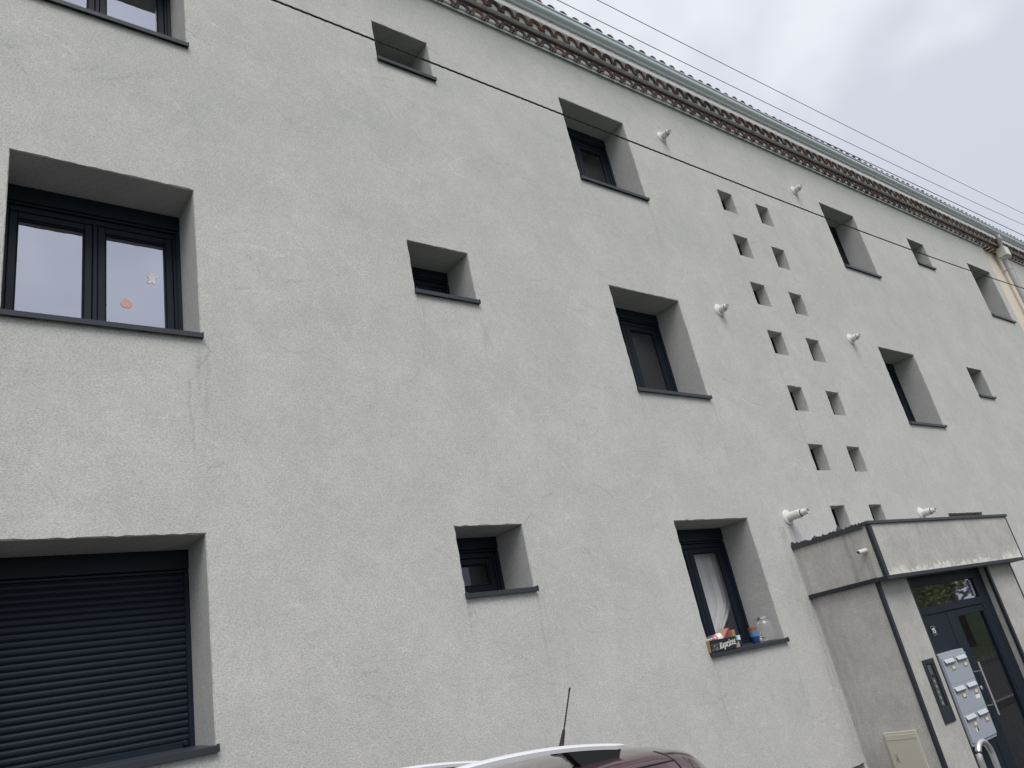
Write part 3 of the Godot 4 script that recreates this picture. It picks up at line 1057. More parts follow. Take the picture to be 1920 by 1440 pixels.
func build_porch_things() -> void:
	# house number
	var H := thing("house_number_plate", "small dark enamel number plate reading 15 on the door side panel", "number plate", v3(8.95, 1.922, 0.695))
	var st := nst()
	cbox(st, v3(-0.048, -0.048, -0.003), v3(0.048, 0.048, 0.004), 0.003)
	put("plate", st, M["enamel_blue"], H)
	var tm := text_mesh("15", 0.074, 0.003)
	tm.material = M["print_white"]
	inst("number", tm, H, Transform3D(Basis().scaled(v3(0.85, 1, 1)), v3(0, 0, 0.0055)))
	st = nst()
	for q in [[-0.046, 0.0445, 0.046, 0.046], [-0.046, -0.046, 0.046, -0.0445]]:
		box(st, v3(q[0], q[1], 0.004), v3(q[2], q[3], 0.0048))
	for q in [[-0.046, -0.0445, -0.0445, 0.0445], [0.0445, -0.0445, 0.046, 0.0445]]:
		box(st, v3(q[0], q[1], 0.004), v3(q[2], q[3], 0.0047))
	put("border", st, M["print_white"], H)
	# mailboxes
	var B := thing("mailbox_unit", "grey metal bank of six letter boxes beside the entrance door", "mailboxes", v3(8.632, 0.808, 0.694))
	st = nst()
	cbox(st, v3(0, 0, 0.0), v3(0.58, 0.885, 0.110), 0.004)
	put("casing", st, M["mailbox_grey"], B)
	for c in 2:
		for r in 3:
			var x0 := 0.006 + c * 0.285
			var y0 := 0.030 + r * 0.2735
			st = nst()
			cbox(st, v3(x0, y0, 0.1105), v3(x0 + 0.2838, y0 + 0.2722, 0.122), 0.0025)
			var dn := put("mailbox_door", st, M["mailbox_grey"], B)
			st = nst()
			quad(st, v3(x0 + 0.03, y0 + 0.198, 0.137), v3(x0 + 0.245, y0 + 0.198, 0.137), v3(x0 + 0.245, y0 + 0.212, 0.142), v3(x0 + 0.03, y0 + 0.212, 0.142))
			quad(st, v3(x0 + 0.03, y0 + 0.212, 0.142), v3(x0 + 0.245, y0 + 0.212, 0.142), v3(x0 + 0.245, y0 + 0.250, 0.1225), v3(x0 + 0.03, y0 + 0.250, 0.1225))
			quad(st, v3(x0 + 0.03, y0 + 0.198, 0.1225), v3(x0 + 0.245, y0 + 0.198, 0.1225), v3(x0 + 0.245, y0 + 0.198, 0.137), v3(x0 + 0.03, y0 + 0.198, 0.137))
			put("flap", st, M["aluminium"], dn)
			st = nst()
			cbox(st, v3(x0 + 0.142, y0 + 0.132, 0.122), v3(x0 + 0.228, y0 + 0.178, 0.127), 0.004)
			put("card_holder", st, M["card_frame"], dn)
			st = nst()
			cbox(st, v3(x0 + 0.155, y0 + 0.140, 0.127), v3(x0 + 0.215, y0 + 0.170, 0.1285), 0.001)
			put("name_card", st, M["name_card"], dn)
			if r == 1 and c == 1:
				st = nst()
				cbox(st, v3(x0 + 0.135, y0 + 0.085, 0.122), v3(x0 + 0.235, y0 + 0.120, 0.1235), 0.001)
				put("paper_slip", st, M["paper_white"], dn)
			if r == 0 and c == 0:
				st = nst()
				cbox(st, v3(x0 + 0.160, y0 + 0.080, 0.122), v3(x0 + 0.185, y0 + 0.118, 0.1235), 0.001)
				put("paper_slip", st, M["paper_white"], dn)
				st = nst()
				cbox(st, v3(x0 + 0.186, y0 + 0.084, 0.122), v3(x0 + 0.214, y0 + 0.118, 0.1235), 0.001)
				put("black_tag", st, M["black_paint"], dn)
	# intercom
	var I := thing("intercom_panel", "tall dark intercom panel set into the left porch pillar", "intercom", v3(8.388, 1.382, 0.79))
	st = nst()
	for q in [[-0.118, -0.30, -0.085, 0.30], [0.060, -0.30, 0.118, 0.30], [-0.085, 0.255, 0.060, 0.30], [-0.085, -0.30, 0.060, -0.155]]:
		cbox(st, v3(q[0], q[1], 0.001), v3(q[2], q[3], 0.012), 0.002)
	put("frame", st, M["trim_metal"], I)
	st = nst()
	box(st, v3(-0.085, -0.155, 0.0005), v3(0.060, 0.255, 0.003))
	put("back_plate", st, M["black_paint"], I)
	st = nst()
	cbox(st, v3(-0.05, -0.145, 0.003), v3(0.015, 0.245, 0.007), 0.002)
	put("face_plate", st, M["intercom_face"], I)
	for k in 5:
		st = nst()
		lathe(st, v3(-0.017, -0.12 + k * 0.052, 0.007), Vector3.BACK, [[0.012, 0], [0.012, 0.003], [0.0, 0.004]], 10)
		put("call_button", st, M["steel"], I)
	st = nst()
	cbox(st, v3(-0.04, 0.125, 0.007), v3(0.005, 0.155, 0.010), 0.002)
	put("camera_window", st, M["black_paint"], I)
	# meter cabinet on the porch's left side
	var C := thing("meter_cabinet", "cream meter cabinet door on the left side wall of the porch", "cabinet", v3(7.987, 0.585, 0.465))
	st = nst()
	cbox(st, v3(-0.016, 0.0, -0.175), v3(-0.001, 0.515, 0.175), 0.004)
	put("frame", st, M["cabinet_cream"], C)
	st = nst()
	cbox(st, v3(-0.021, 0.012, -0.160), v3(-0.0162, 0.490, 0.160), 0.003)
	put("door", st, M["cabinet_cream"], C)
	st = nst()
	box(st, v3(-0.0225, 0.442, -0.158), v3(-0.0212, 0.445, 0.158))
	for k in 3:
		box(st, v3(-0.0218, 0.31 - k * 0.012, -0.12), v3(-0.0212, 0.315 - k * 0.012, -0.09))
	tri(st, v3(-0.0218, 0.26, -0.125), v3(-0.0218, 0.26, -0.085), v3(-0.0218, 0.292, -0.105))
	box(st, v3(-0.0218, 0.245, -0.12), v3(-0.0212, 0.252, -0.085))
	put("marking", st, M["card_frame"], C)
	# steel hoop
	st = nst()
	var pts := []
	pts.append(v3(-0.13, 0.0, 0))
	for k in 17:
		var a := PI - PI * k / 16.0
		pts.append(v3(cos(a) * 0.13, 0.81 + sin(a) * 0.135, 0))
	pts.append(v3(0.13, 0.0, 0))
	tube(st, pts, 0.027, 16)
	var hp := put("steel_hoop", st, M["steel"])
	hp.position = v3(7.985, 0.0, 1.2)
	tag(hp, "galvanised steel hoop stand in front of the letter boxes", "hoop stand")

# ------------------------------------------------------------------ wall fittings
func build_flues() -> void:
	var data := [
		[8.070, 8.920, 0.15, "white flue terminal beside the topmost two-leaf window, left of the stair openings"],
		[11.385, 8.945, 0.14, "white flue terminal right of the stair openings, just under the eaves"],
		[8.065, 6.125, 0.13, "white flue terminal on the middle storey left of the stair openings"],
		[11.287, 6.137, 0.15, "white flue terminal on the middle storey right of the stair openings"],
		[8.047, 3.410, 0.27, "longest white flue terminal, left of the porch roof"],
		[11.32, 3.390, 0.20, "white flue terminal just above the front of the porch fascia"],
	]
	for f in data:
		var t := thing("flue_terminal", f[3], "flue", v3(f[0], f[1], 0.0), "boiler flue terminals on the facade")
		var L: float = f[2]
		var st := nst()
		lathe(st, v3(0, 0, 0.001), Vector3.BACK, [[0.092, 0], [0.090, 0.006], [0.078, 0.016], [0.056, 0.020], [0.052, 0.034], [0.048, 0.034]], 28)
		put("wall_collar", st, M["white_plastic"], t)
		st = nst()
		lathe(st, v3(0, 0, 0.004), Vector3.BACK, [[0.049, 0], [0.049, L * 0.62], [0.045, L * 0.64], [0.045, L * 0.66], [0.036, L * 0.67]], 24)
		put("outer_pipe", st, M["white_plastic"], t)
		st = nst()
		lathe(st, v3(0, 0, 0.004), Vector3.BACK, [[0.041, L * 0.65], [0.041, L * 0.70]], 20)
		put("seal", st, M["rubber"], t)
		st = nst()
		lathe(st, v3(0, 0, 0.004), Vector3.BACK, [[0.030, L * 0.64], [0.037, L * 0.71], [0.037, L * 0.80], [0.032, L * 0.82], [0.032, L], [0.027, L], [0.027, L * 0.8], [0.0, L * 0.8]], 24)
		for k in 4:
			var a := TAU * k / 4.0 + 0.5
			box(st, v3(cos(a) * 0.03 - 0.004, sin(a) * 0.03 - 0.004, L * 0.95), v3(cos(a) * 0.03 + 0.004, sin(a) * 0.03 + 0.004, L + 0.014))
		put("tip", st, M["white_plastic"], t)

func build_drainpipe() -> void:
	var t := thing("drainpipe", "grey rain pipe with square hopper head on the cream joint strip", "drainpipe", v3(20.49, -0.06, 0.10))
	var st := nst()
	lathe(st, v3(0, 0, 0), Vector3.UP, [[0.062, 0.06], [0.062, 9.60]], 16)
	put("pipe", st, M["grey_plastic"], t)
	for y in [9.25, 7.2, 5.2, 3.2, 1.2]:
		st = nst()
		lathe(st, v3(0, y, 0), Vector3.UP, [[0.062, 0], [0.070, 0.002], [0.070, 0.028], [0.062, 0.03]], 16)
		box(st, v3(-0.012, y + 0.004, -0.16), v3(0.012, y + 0.026, -0.06))
		put("pipe_clip", st, M["grey_plastic"], t)
	st = nst()
	cbox(st, v3(-0.155, 9.58, -0.07), v3(0.115, 9.82, 0.145), 0.012)
	cbox(st, v3(-0.105, 9.54, -0.06), v3(0.07, 9.582, 0.08), 0.012)
	put("hopper_head", st, M["white_plastic"], t)
	st = nst()
	tube(st, [v3(-0.34, 10.06, 0.165), v3(-0.34, 9.98, 0.165), v3(-0.31, 9.945, 0.16), v3(-0.12, 9.92, 0.10), v3(-0.06, 9.89, 0.06), v3(-0.04, 9.80, 0.04)], 0.052, 14)
	put("swan_neck", st, M["white_plastic"], t)

func build_wires() -> void:
	# twisted service cable slung along the facade
	var c := thing("twisted_cable", "black twisted service cable slung across the upper storey of the facade", "cable", v3(0, 0, 0.5))
	for s in 3:
		var st := nst()
		var pts := []
		var x := -8.0
		while x < 30.0:
			var u := x / 20.0
			var y := 7.945 + 0.0024 * maxf(x - 9.0, 0.0) * maxf(x - 9.0, 0.0) + 0.002 * (x - 6.0) * (x - 6.0) * (0.25 if x < 6.0 else 0.0)
			var a := x * 22.0 + s * TAU / 3.0
			pts.append(v3(x, y + cos(a) * 0.0055, sin(a) * 0.0055))
			x += 0.045
		tube(st, pts, 0.0055, 5, false)
		put("strand", st, M["cable_black"], c)
	var ws := [
		[[4.663, 8.223], [6.732, 8.258], [10.318, 8.372], [16.965, 8.661], "thin overhead wire in the middle of the three crossing the sky", 1.5],
		[[5.316, 8.570], [7.045, 8.619], [11.134, 8.771], [17.394, 9.039], "uppermost of the three thin overhead wires crossing the sky", 1.5],
		[[20.154, 12.521], [21.555, 12.554], [22.885, 12.564], [28.415, 12.761], "lowest thin overhead wire that rises from behind the roof edge at the right", -1.0],
	]
	for w in ws:
		# parabola through first, third and last point
		var a: Array = w[0]
		var b: Array = w[2]
		var d: Array = w[3]
		var pts := []
		for i in 100:
			var x := -6.0 + 40.0 * i / 99.0
			var y: float = a[1] * (x - b[0]) * (x - d[0]) / ((a[0] - b[0]) * (a[0] - d[0])) + b[1] * (x - a[0]) * (x - d[0]) / ((b[0] - a[0]) * (b[0] - d[0])) + d[1] * (x - a[0]) * (x - b[0]) / ((d[0] - a[0]) * (d[0] - b[0]))
			if w[5] < 0.0: y = 12.521 + (x - 20.154) * 0.029
			pts.append(v3(x, y, w[5]))
		var st := nst()
		tube(st, pts, 0.0045 if w[5] > 0.0 else 0.011, 6, false)
		var o := put("overhead_wire", st, M["wire_grey"])
		tag(o, w[4], "wire", "thin wires above the roof")

# ------------------------------------------------------------------ things on the sill and in the windows
func build_sill_things() -> void:
	var slope := 0.076
	# printed fruit tray
	var T := thing("cardboard_tray", "black printed cardboard tray with white script lettering on the lowest sill", "tray", v3(6.055, 2.158, 0.036))
	T.rotation = v3(slope, 0, 0)
	var st := nst()
	box(st, v3(0, 0, -0.004), v3(0.475, 0.105, 0.0))
	put("front_panel", st, M["tray_black"], T)
	st = nst()
	box(st, v3(0, 0.0, -0.30), v3(0.004, 0.105, -0.0042))
	box(st, v3(0.471, 0.0, -0.30), v3(0.475, 0.105, -0.0042))
	box(st, v3(0.0042, 0.0, -0.30), v3(0.4708, 0.105, -0.296))
	box(st, v3(0.0042, 0.0, -0.2958), v3(0.4708, 0.004, -0.0042))
	put("side_panel", st, M["kraft"], T)
	for q in [[-0.001, -0.10], [0.43, -0.06]]:
		st = nst()
		box(st, v3(q[0], 0.1, q[1]), v3(q[0] + 0.045, 0.165, q[1] + 0.004))
		box(st, v3(q[0], 0.1, q[1] - 0.06), v3(q[0] + 0.004, 0.165, q[1] - 0.0002))
		put("corner_post", st, M["kraft"], T)
	var tm := text_mesh("Kaprices", 0.066, 0.0015, true)
	tm.material = M["print_white"]
	inst("lettering", tm, T, Transform3D(Basis(v3(0.86, 0.09, 0), v3(0.34, 1.15, 0), v3(0, 0, 1)), v3(0.255, 0.055, 0.001)))
	var pr := nst()
	var und := []
	for k in 12: und.append(v3(0.26 + 0.012 * k, 0.024 + 0.012 * sin(k * 0.28) + k * 0.0008, 0.0008))
	for k in 11: quad(pr, und[k] + v3(0, -0.003, 0), und[k + 1] + v3(0, -0.003, 0), und[k + 1] + v3(0, 0.003, 0), und[k] + v3(0, 0.003, 0))
	put("underline", pr, M["print_white"], T)
	pr = nst()
	for k in 34:
		var p := v3(rng.randf_range(0.012, 0.105), rng.randf_range(0.006, 0.062), 0.0006 + k * 0.00002)
		var w := rng.randf_range(0.004, 0.014)
		var h := rng.randf_range(0.003, 0.012)
		quad(pr, p, p + v3(w, -h * 0.4, 0), p + v3(w * 1.1, h, 0), p + v3(w * 0.1, h * 0.7, 0))
	put("print", pr, M["print_grey"], T)
	pr = nst()
	for q in [[0.385, 0.004, 0.05, 0.04], [0.40, 0.03, 0.035, 0.025], [0.375, 0.002, 0.03, 0.02]]:
		quad(pr, v3(q[0], q[1], 0.0007 + q[0] * 0.001), v3(q[0] + q[2], q[1] - 0.001, 0.0007 + q[0] * 0.001), v3(q[0] + q[2] * 0.9, q[1] + q[3], 0.0007 + q[0] * 0.001), v3(q[0] + q[2] * 0.2, q[1] + q[3] * 0.8, 0.0007 + q[0] * 0.001))
	put("print", pr, M["print_skin"], T)
	st = nst()
	box(st, v3(0.40, 0.065, 0.0), v3(0.462, 0.108, 0.0014))
	put("price_label", st, M["paper_white"], T)
	st = nst()
	box(st, v3(0.395, 0.068, 0.0014), v3(0.422, 0.104, 0.0022))
	put("price_label", st, M["print_blue"], T)
	# small pink carton leaning in the tray
	var K := thing("small_carton", "small brown carton with pink lid leaning in the black tray", "carton", v3(6.47, 2.262, -0.11))
	K.rotation = v3(0.05, 0.15, 0.58)
	st = nst()
	cbox(st, v3(-0.075, -0.045, -0.05), v3(0.075, 0.055, 0.05), 0.002)
	put("body", st, M["kraft"], K)
	st = nst()
	cbox(st, v3(-0.078, 0.0555, -0.053), v3(0.077, 0.060, 0.044), 0.001)
	put("lid", st, M["kraft"], K)
	st = nst()
	cbox(st, v3(-0.078, 0.0535, 0.0445), v3(0.077, 0.062, 0.056), 0.001)
	put("lid_edge", st, M["pink_card"], K)
	st = nst()
	box(st, v3(-0.072, -0.042, 0.0502), v3(0.072, 0.05, 0.0512))
	put("front_print", st, M["kraft_dark"], K)
	st = nst()
	lathe(st, v3(0.0755, 0.01, 0.0), Vector3.RIGHT, [[0.016, 0], [0.016, 0.0008], [0.011, 0.0008], [0.011, 0]], 14)
	put("stamp", st, M["kraft_dark"], K)
	# jar lying on its side
	var J := thing("glass_jar", "glass jar with pale lid lying on its side in the black tray", "jar", v3(6.30, 2.262, -0.12))
	J.rotation = v3(0, -0.5, 0.12)
	st = nst()
	lathe(st, v3(-0.09, 0, 0), Vector3.RIGHT, [[0.0, 0.0], [0.042, 0.004], [0.052, 0.02], [0.052, 0.12], [0.042, 0.14]], 20)
	put("body", st, M["jar_glass"], J)
	st = nst()
	lathe(st, v3(0.045, 0, 0), Vector3.RIGHT, [[0.0, 0.0], [0.048, 0.0], [0.050, 0.004], [0.050, 0.05], [0.040, 0.056], [0.0, 0.056]], 20)
	put("lid", st, M["print_white"], J)
	st = nst()
	lathe(st, v3(0.012, 0, 0), Vector3.RIGHT, [[0.046, 0.0], [0.0465, 0.03], [0.0, 0.031]], 16)
	put("label", st, M["pink_card"], J)
	# blue and orange pot
	var P := thing("blue_pot", "blue glazed pot with orange rim beside the glass dispenser", "pot", v3(6.935, 2.168, -0.10))
	st = nst()
	lathe(st, Vector3.ZERO, Vector3.UP, [[0.0, 0.0], [0.036, 0.0], [0.040, 0.006], [0.043, 0.060]], 24)
	put("base", st, M["pot_deep"], P)
	st = nst()
	lathe(st, Vector3.ZERO, Vector3.UP, [[0.043, 0.060], [0.044, 0.118]], 24)
	put("body", st, M["pot_blue"], P)
	st = nst()
	lathe(st, Vector3.ZERO, Vector3.UP, [[0.044, 0.118], [0.0445, 0.122], [0.0445, 0.148], [0.041, 0.150], [0.041, 0.13], [0.0, 0.128]], 24)
	put("rim", st, M["pot_orange"], P)
	# drink dispenser
	var D := thing("drink_dispenser", "clear glass drink dispenser with silver tap on the lowest sill", "dispenser", v3(7.14, 2.168, -0.10))
	st = nst()
	lathe(st, Vector3.ZERO, Vector3.UP, [[0.0, 0.004], [0.070, 0.0], [0.080, 0.006], [0.088, 0.03], [0.090, 0.13], [0.084, 0.165], [0.070, 0.188], [0.056, 0.200], [0.054, 0.212]], 32)
	put("body", st, M["jar_glass"], D)
	st = nst()
	lathe(st, Vector3.ZERO, Vector3.UP, [[0.087, 0.0], [0.0, 0.012]], 24)
	put("base", st, M["jar_glass"], D)
	st = nst()
	lathe(st, Vector3.ZERO, Vector3.UP, [[0.057, 0.208], [0.058, 0.211], [0.058, 0.230], [0.050, 0.236], [0.0, 0.238]], 28)
	put("lid", st, M["aluminium"], D)
	st = nst()
	tube(st, [v3(-0.086, 0.045, 0.015), v3(-0.150, 0.045, 0.022)], 0.008, 10)
	tube(st, [v3(-0.140, 0.048, 0.021), v3(-0.152, 0.012, 0.024)], 0.007, 10)
	tube(st, [v3(-0.138, 0.045, 0.021), v3(-0.138, 0.075, 0.021), v3(-0.122, 0.088, 0.026)], 0.005, 8)
	lathe(st, v3(-0.085, 0.045, 0.015), v3(-1, 0, 0.1), [[0.016, 0], [0.016, 0.008], [0.0, 0.009]], 14)
	put("tap", st, M["steel"], D)
	# net curtain behind the lowest two-leaf window
	st = nst()
	var n := 40
	for i in n:
		for j in 16:
			var f := func(a: int, b: int) -> Vector3:
				var u := float(a) / n
				var w := float(b) / 16.0
				var wid := 0.80 - 0.52 * pow(maxf(0.0, 1.0 - w * 2.4), 1.3)
				return v3(6.12 + 0.45 + (u * wid), 2.22 + w * 1.10, -0.56 + 0.020 * sin(u * 60.0 + 0.8 * sin(w * 3.0)) + 0.008 * sin(u * 103.0))
			quad(st, f.call(i, j), f.call(i + 1, j), f.call(i + 1, j + 1), f.call(i, j + 1))
	var cu := put("net_curtain", st, M["curtain"])
	tag(cu, "white net curtain gathered behind the lowest two-leaf window", "curtain")
	# little plant indoors
	var pl := thing("potted_flower", "small pink flower just inside the middle storey window", "plant", v3(6.75, 5.02, -0.54))
	st = nst()
	for k in 9:
		var a := TAU * k / 9.0
		var tip := v3(cos(a) * 0.06, 0.11 + 0.03 * sin(k * 2.2), sin(a) * 0.04)
		tube(st, [v3(0, 0.06, 0), tip * 0.7 + v3(0, 0.03, 0), tip], [0.003, 0.005, 0.002], 5)
	put("bloom", st, M["pink_card"], pl)
	st = nst()
	lathe(st, Vector3.ZERO, Vector3.UP, [[0.0, 0.0], [0.035, 0.0], [0.045, 0.07], [0.0, 0.068]], 16)
	put("pot", st, M["kraft"], pl)
	# window stickers
	var flat := func(pts: Array) -> SurfaceTool:
		var s := nst()
		var c := Vector2.ZERO
		for p in pts: c += p
		c /= pts.size()
		for k in pts.size():
			var a: Vector2 = pts[k]
			var b: Vector2 = pts[(k + 1) % pts.size()]
			tri(s, v3(c.x, c.y, 0.0), v3(a.x, a.y, 0.0), v3(b.x, b.y, 0.0))
			tri(s, v3(c.x, c.y, -0.0015), v3(b.x, b.y, -0.0015), v3(a.x, a.y, -0.0015))
			quad(s, v3(a.x, a.y, -0.0015), v3(b.x, b.y, -0.0015), v3(b.x, b.y, 0), v3(a.x, a.y, 0))
		return s
	var g := []
	for q in [[-0.020, -0.050], [-0.004, -0.040], [0.012, -0.052], [0.022, -0.040], [0.020, -0.006], [0.034, 0.010], [0.041, 0.028], [0.032, 0.030], [0.022, 0.022], [0.020, 0.040], [0.008, 0.053], [-0.006, 0.052], [-0.016, 0.040], [-0.020, 0.020], [-0.032, 0.034], [-0.040, 0.028], [-0.034, 0.008], [-0.022, -0.004], [-0.028, -0.030], [-0.042, -0.042]]:
		g.append(Vector2(q[0], q[1]))
	var gs := put("ghost_sticker", flat.call(g), M["sticker_white"])
	gs.position = v3(1.400, 5.574, -0.4365)
	tag(gs, "small white ghost sticker on the right pane of the left window", "sticker")
	g = []
	for k in 22:
		var a := TAU * k / 22.0
		var r := 0.040 + 0.002 * cos(a * 6.0)
		g.append(Vector2(cos(a) * r * 1.05, sin(a) * r * 0.86 - 0.004))
	var ps := put("pumpkin_sticker", flat.call(g), M["sticker_orange"])
	ps.position = v3(1.218, 5.322, -0.4365)
	tag(ps, "small orange pumpkin sticker low on the right pane of the left window", "sticker")
	st = nst()
	box(st, v3(-0.006, 0.028, -0.0015), v3(0.003, 0.046, 0.0))
	put("stalk", st, M["sticker_orange"], ps)

# ------------------------------------------------------------------ the parked car
func car_top(x: float) -> float:
	# roof height along the car; x grows to the rear
	var k := [[-1.15, 0.78], [-0.95, 0.92], [-0.35, 1.06], [-0.10, 1.12], [0.55, 1.70], [0.85, 1.795], [1.30, 1.835], [1.80, 1.835], [2.30, 1.828], [2.55, 1.815], [2.70, 1.798], [2.86, 1.768], [2.97, 1.73], [3.03, 1.68], [3.06, 1.60], [3.09, 1.40], [3.11, 1.10], [3.12, 0.80]]
	for i in k.size() - 1:
		if x <= k[i + 1][0]:
			return lerpf(k[i][1], k[i + 1][1], (x - k[i][0]) / (k[i + 1][0] - k[i][0]))
	return 0.8

func car_pt(x: float, s: float) -> Vector3:
	# s: 0 roof centre .. 1 bottom; returned for the +z half, relative to the car's centre line
	var yt := car_top(x)
	var hw := 0.88 * (1.0 - 0.35 * pow(clampf((x - 2.55) / 0.57, 0, 1), 2.0) - 0.22 * pow(clampf((-0.4 - x) / 0.75, 0, 1), 2.0))
	var cab := clampf((yt - 1.05) / 0.7, 0.0, 1.0)
	var tw := lerpf(hw * 0.93, 0.635 * (1.0 - 0.5 * pow(clampf((x - 2.5) / 0.6, 0, 1), 1.6)), cab)
	var belt := minf(1.05, yt - 0.06)
	var pr := [[0.0, 0.0, yt], [0.10, tw * 0.35, yt - 0.006], [0.20, tw * 0.65, yt - 0.020], [0.28, tw * 0.88, yt - 0.042], [0.33, tw * 0.97, yt - 0.070], [0.36, tw * 1.01, yt - 0.105], [0.40, lerpf(tw, hw, 0.17), lerpf(yt - 0.09, belt, 0.14)], [0.55, lerpf(tw, hw, 0.72), lerpf(yt - 0.09, belt, 0.60)], [0.65, hw, belt], [0.75, hw + 0.015, 0.80], [0.88, hw, 0.48], [0.95, hw - 0.03, 0.28], [1.0, 0.0, 0.26]]
	for i in pr.size() - 1:
		if s <= pr[i + 1][0]:
			var t: float = (s - pr[i][0]) / (pr[i + 1][0] - pr[i][0])
			return v3(x, minf(lerpf(pr[i][2], pr[i + 1][2], t), yt), lerpf(pr[i][1], pr[i + 1][1], t))
	return v3(x, 0.26, 0)

func car_nrm(x: float, s: float) -> Vector3:
	var a := car_pt(x + 0.03, s) - car_pt(x - 0.03, s)
	var b := car_pt(x, minf(s + 0.025, 1.0)) - car_pt(x, maxf(s - 0.025, 0.0))
	var n := b.cross(a).normalized()
	return n if n.is_finite() and n.length() > 0.5 else Vector3.UP

func car_patch(st: SurfaceTool, x0: float, x1: float, s0: float, s1: float, nx: int, ns: int, side: float, off: float, round_ := 0.0) -> void:
	for i in nx:
		for j in ns:
			var p := []
			var nn := []
			for e in [[i, j], [i + 1, j], [i + 1, j + 1], [i, j + 1]]:
				var u := float(e[0]) / nx
				var w := float(e[1]) / ns
				var xx := lerpf(x0, x1, u)
				var ss := lerpf(s0, s1, w)
				if round_ > 0.0:
					var c := clampf((u - (1.0 - round_)) / round_, 0, 1)
					ss = lerpf(s0 + (s1 - s0) * 0.45 * (1.0 - sqrt(maxf(0.0, 1.0 - c * c))), s1, w)
				var q := car_pt(xx, ss)
				var m := car_nrm(xx, ss)
				q += m * off
				p.append(v3(q.x, q.y, q.z * side))
				nn.append(v3(m.x, m.y, m.z * side))
			if side > 0: squad(st, [p[0], p[3], p[2], p[1]], [nn[0], nn[3], nn[2], nn[1]])
			else: squad(st, p, nn)

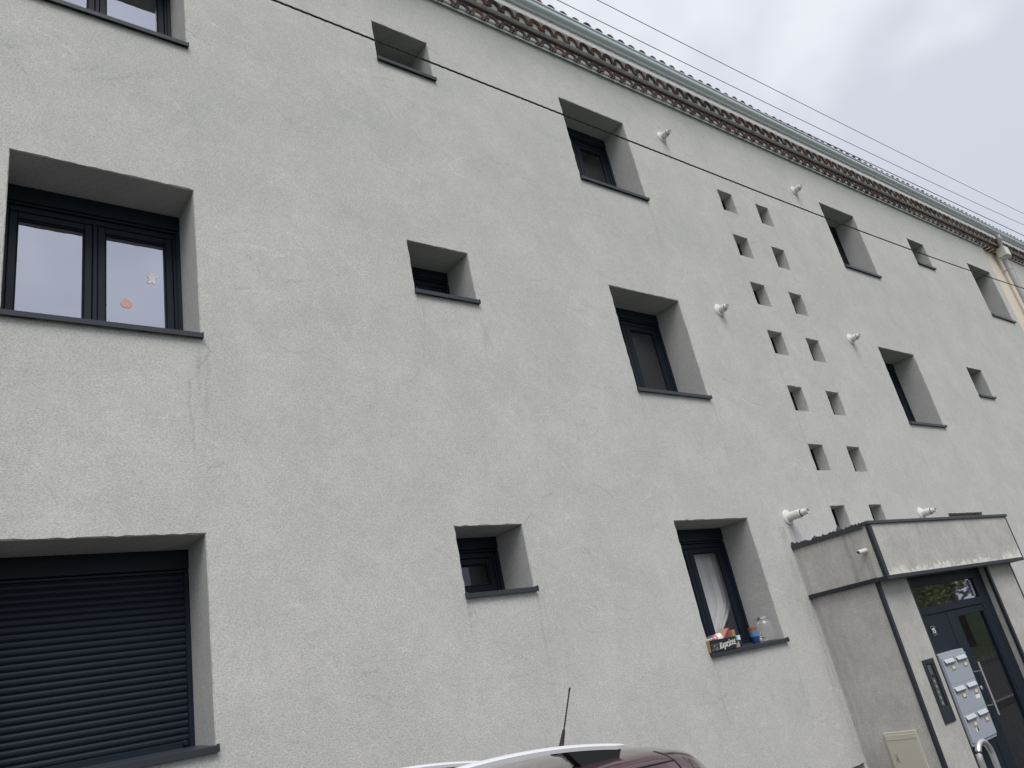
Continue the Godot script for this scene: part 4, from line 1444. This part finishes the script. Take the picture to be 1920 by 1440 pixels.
func build_car() -> void:
	var C := thing("parked_car", "dark maroon car with white roof rails and rear aerial parked below the wall", "car", v3(0, 0, 1.93))
	C.scale = v3(1.0, 1.0145, 1.0)
	var st := nst()
	for side in [-1.0, 1.0]: car_patch(st, -1.15, 3.12, 0.0, 1.0, 120, 44, side, 0.0)
	for e in [[-1.15, 1.0], [3.12, -1.0]]:
		for k in 40:
			var a: Vector3 = car_pt(e[0], k / 40.0)
			var b: Vector3 = car_pt(e[0], (k + 1) / 40.0)
			var m := v3(e[0], 0.5, 0)
			for side in [-1.0, 1.0]:
				var q := [m, a * v3(1, 1, side), b * v3(1, 1, side)]
				if side * e[1] > 0: tri(st, q[0], q[2], q[1])
				else: tri(st, q[0], q[1], q[2])
	put("body", st, M["car_paint"], C)
	for side in [-1.0, 1.0]:
		for w in [[0.62, 1.30], [1.38, 2.28]]:
			st = nst()
			car_patch(st, w[0] - 0.02, w[1] + 0.022, 0.405, 0.645, 24, 10, side, 0.003, 0.16)
			put("window_seal", st, M["rubber"], C)
			st = nst()
			car_patch(st, w[0], w[1], 0.425, 0.63, 24, 10, side, 0.006, 0.16)
			put("side_window", st, M["car_glass"], C)
		# roof ditch and tailgate seam
		st = nst()
		var ditch := []
		for k in 31: ditch.append(car_pt(0.9 + 1.68 * k / 30.0, 0.338) * v3(1, 1, side))
		tube(st, ditch, 0.004, 6)
		var gap := []
		for k in 17: gap.append(car_pt(2.56 + 0.16 * k / 16.0, 0.27 + 0.36 * k / 16.0) * v3(1, 1, side))
		tube(st, gap, 0.0035, 6)
		put("seam", st, M["rubber"], C)
		# roof rail: a bowed bar standing on feet
		var rail := holder("roof_rail", C)
		st = nst()
		var top := func(x: float) -> float:
			return 1.832 + 0.070 * (1.0 - pow((x - 1.72) / 0.71, 2.0)) if x > 1.72 else 1.902 - 0.095 * pow((1.72 - x) / 1.1, 2.0)
		var rows := []
		for i in 41:
			var x := 0.62 + (2.428 - 0.62) * i / 40.0
			var y: float = top.call(x)
			var z: float = side * 0.49
			var hw := 0.024
			var hh := 0.015 if i > 0 and i < 40 else 0.008
			rows.append([v3(x, y - hh * 1.6, z - hw * 0.9), v3(x, y - hh * 1.6, z + hw * 0.9), v3(x, y - hh * 0.7, z + hw), v3(x, y - 0.003, z + hw * 0.55), v3(x, y, z), v3(x, y - 0.003, z - hw * 0.55), v3(x, y - hh * 0.7, z - hw)])
		for i in 40:
			for k in 7:
				var k2 := (k + 1) % 7
				quad(st, rows[i][k2], rows[i][k], rows[i + 1][k], rows[i + 1][k2])
		for k in range(1, 6):
			tri(st, rows[40][0], rows[40][k + 1], rows[40][k])
			tri(st, rows[0][0], rows[0][k], rows[0][k + 1])
		put("bar", st, M["rail_white"], rail)
		for f in [[0.64, 0.85], [1.40, 1.50], [2.12, 2.405]]:
			st = nst()
			var a: float = f[0]
			var b: float = f[1]
			for q in [-1.0, 1.0]:
				var zz: float = side * 0.49 + q * 0.020
				var ps := [v3(a + 0.06, car_top(a) - 0.035, zz), v3(b - 0.02, car_top(b) - 0.035, zz), v3(b, top.call(b) - 0.022, zz), v3(a, top.call(a) - 0.022, zz)]
				if q > 0: quad(st, ps[0], ps[1], ps[2], ps[3])
				else: quad(st, ps[3], ps[2], ps[1], ps[0])
			quad(st, v3(b - 0.02, car_top(b) - 0.035, side * 0.49 + 0.02), v3(b - 0.02, car_top(b) - 0.035, side * 0.49 - 0.02), v3(b, top.call(b) - 0.022, side * 0.49 - 0.02), v3(b, top.call(b) - 0.022, side * 0.49 + 0.02))
			quad(st, v3(a + 0.06, car_top(a) - 0.035, side * 0.49 - 0.02), v3(a + 0.06, car_top(a) - 0.035, side * 0.49 + 0.02), v3(a, top.call(a) - 0.022, side * 0.49 + 0.02), v3(a, top.call(a) - 0.022, side * 0.49 - 0.02))
			put("foot", st, M["black_paint"], rail)
	# aerial
	var A := holder("aerial", C)
	st = nst()
	lathe(st, v3(2.497, car_top(2.49) - 0.014, 0), v3(0.47, 0.88, 0), [[0.045, 0.0], [0.034, 0.012], [0.020, 0.026], [0.011, 0.05], [0.007, 0.115], [0.0, 0.12]], 16)
	put("base", st, M["rubber"], A)
	st = nst()
	var a0 := v3(2.532, 1.866, 0)
	var a1 := v3(2.641, 2.079, 0)
	var pts := []
	var rr := []
	for i in 60:
		pts.append(a0.lerp(a1, i / 59.0))
		rr.append(0.0034 + (0.0009 if i % 3 == 0 else 0.0) + (0.001 if i > 54 else 0.0))
	tube(st, pts, rr, 8)
	put("whip", st, M["rubber"], A)
	# glass, lamps and wheels
	st = nst()
	for side in [-1.0, 1.0]: car_patch(st, 0.0, 0.50, 0.02, 0.30, 10, 10, side, 0.005)
	put("windscreen", st, M["car_glass"], C)
	st = nst()
	for side in [-1.0, 1.0]: car_patch(st, 3.035, 3.085, 0.02, 0.26, 8, 10, side, 0.005)
	put("rear_window", st, M["car_glass"], C)
	for side in [-1.0, 1.0]:
		st = nst()
		cbox(st, v3(2.84, 0.85, side * 0.72 - 0.05), v3(2.95, 1.25, side * 0.72 + 0.05), 0.02)
		put("tail_lamp", st, M["pink_card"], C)
		st = nst()
		cbox(st, v3(-1.08, 0.68, side * 0.58 - 0.12), v3(-0.95, 0.82, side * 0.58 + 0.12), 0.03)
		put("headlight", st, M["car_glass"], C)
		st = nst()
		cbox(st, v3(0.30, 1.05, side * 1.00 - 0.08), v3(0.42, 1.22, side * 1.00 + 0.05), 0.03)
		put("wing_mirror", st, M["car_paint"], C)
		for x in [-0.30, 2.42]:
			var w := holder("wheel", C)
			st = nst()
			lathe(st, v3(x, 0.32, side * 0.70), v3(0, 0, side), [[0.20, 0.0], [0.31, 0.0], [0.32, 0.03], [0.32, 0.17], [0.31, 0.20], [0.21, 0.205]], 28)
			put("tyre", st, M["rubber"], w)
			st = nst()
			lathe(st, v3(x, 0.32, side * 0.70), v3(0, 0, side), [[0.215, 0.20], [0.20, 0.17], [0.06, 0.19], [0.0, 0.19]], 20)
			put("rim", st, M["aluminium"], w)

func _ready() -> void:
	rng.seed = 20240611
	setup_view()
	setup_materials()
	build_ground()
	build_building()
	build_porch()
	build_porch_things()
	build_flues()
	build_drainpipe()
	build_wires()
	build_sill_things()
	build_car()
	build_trees()
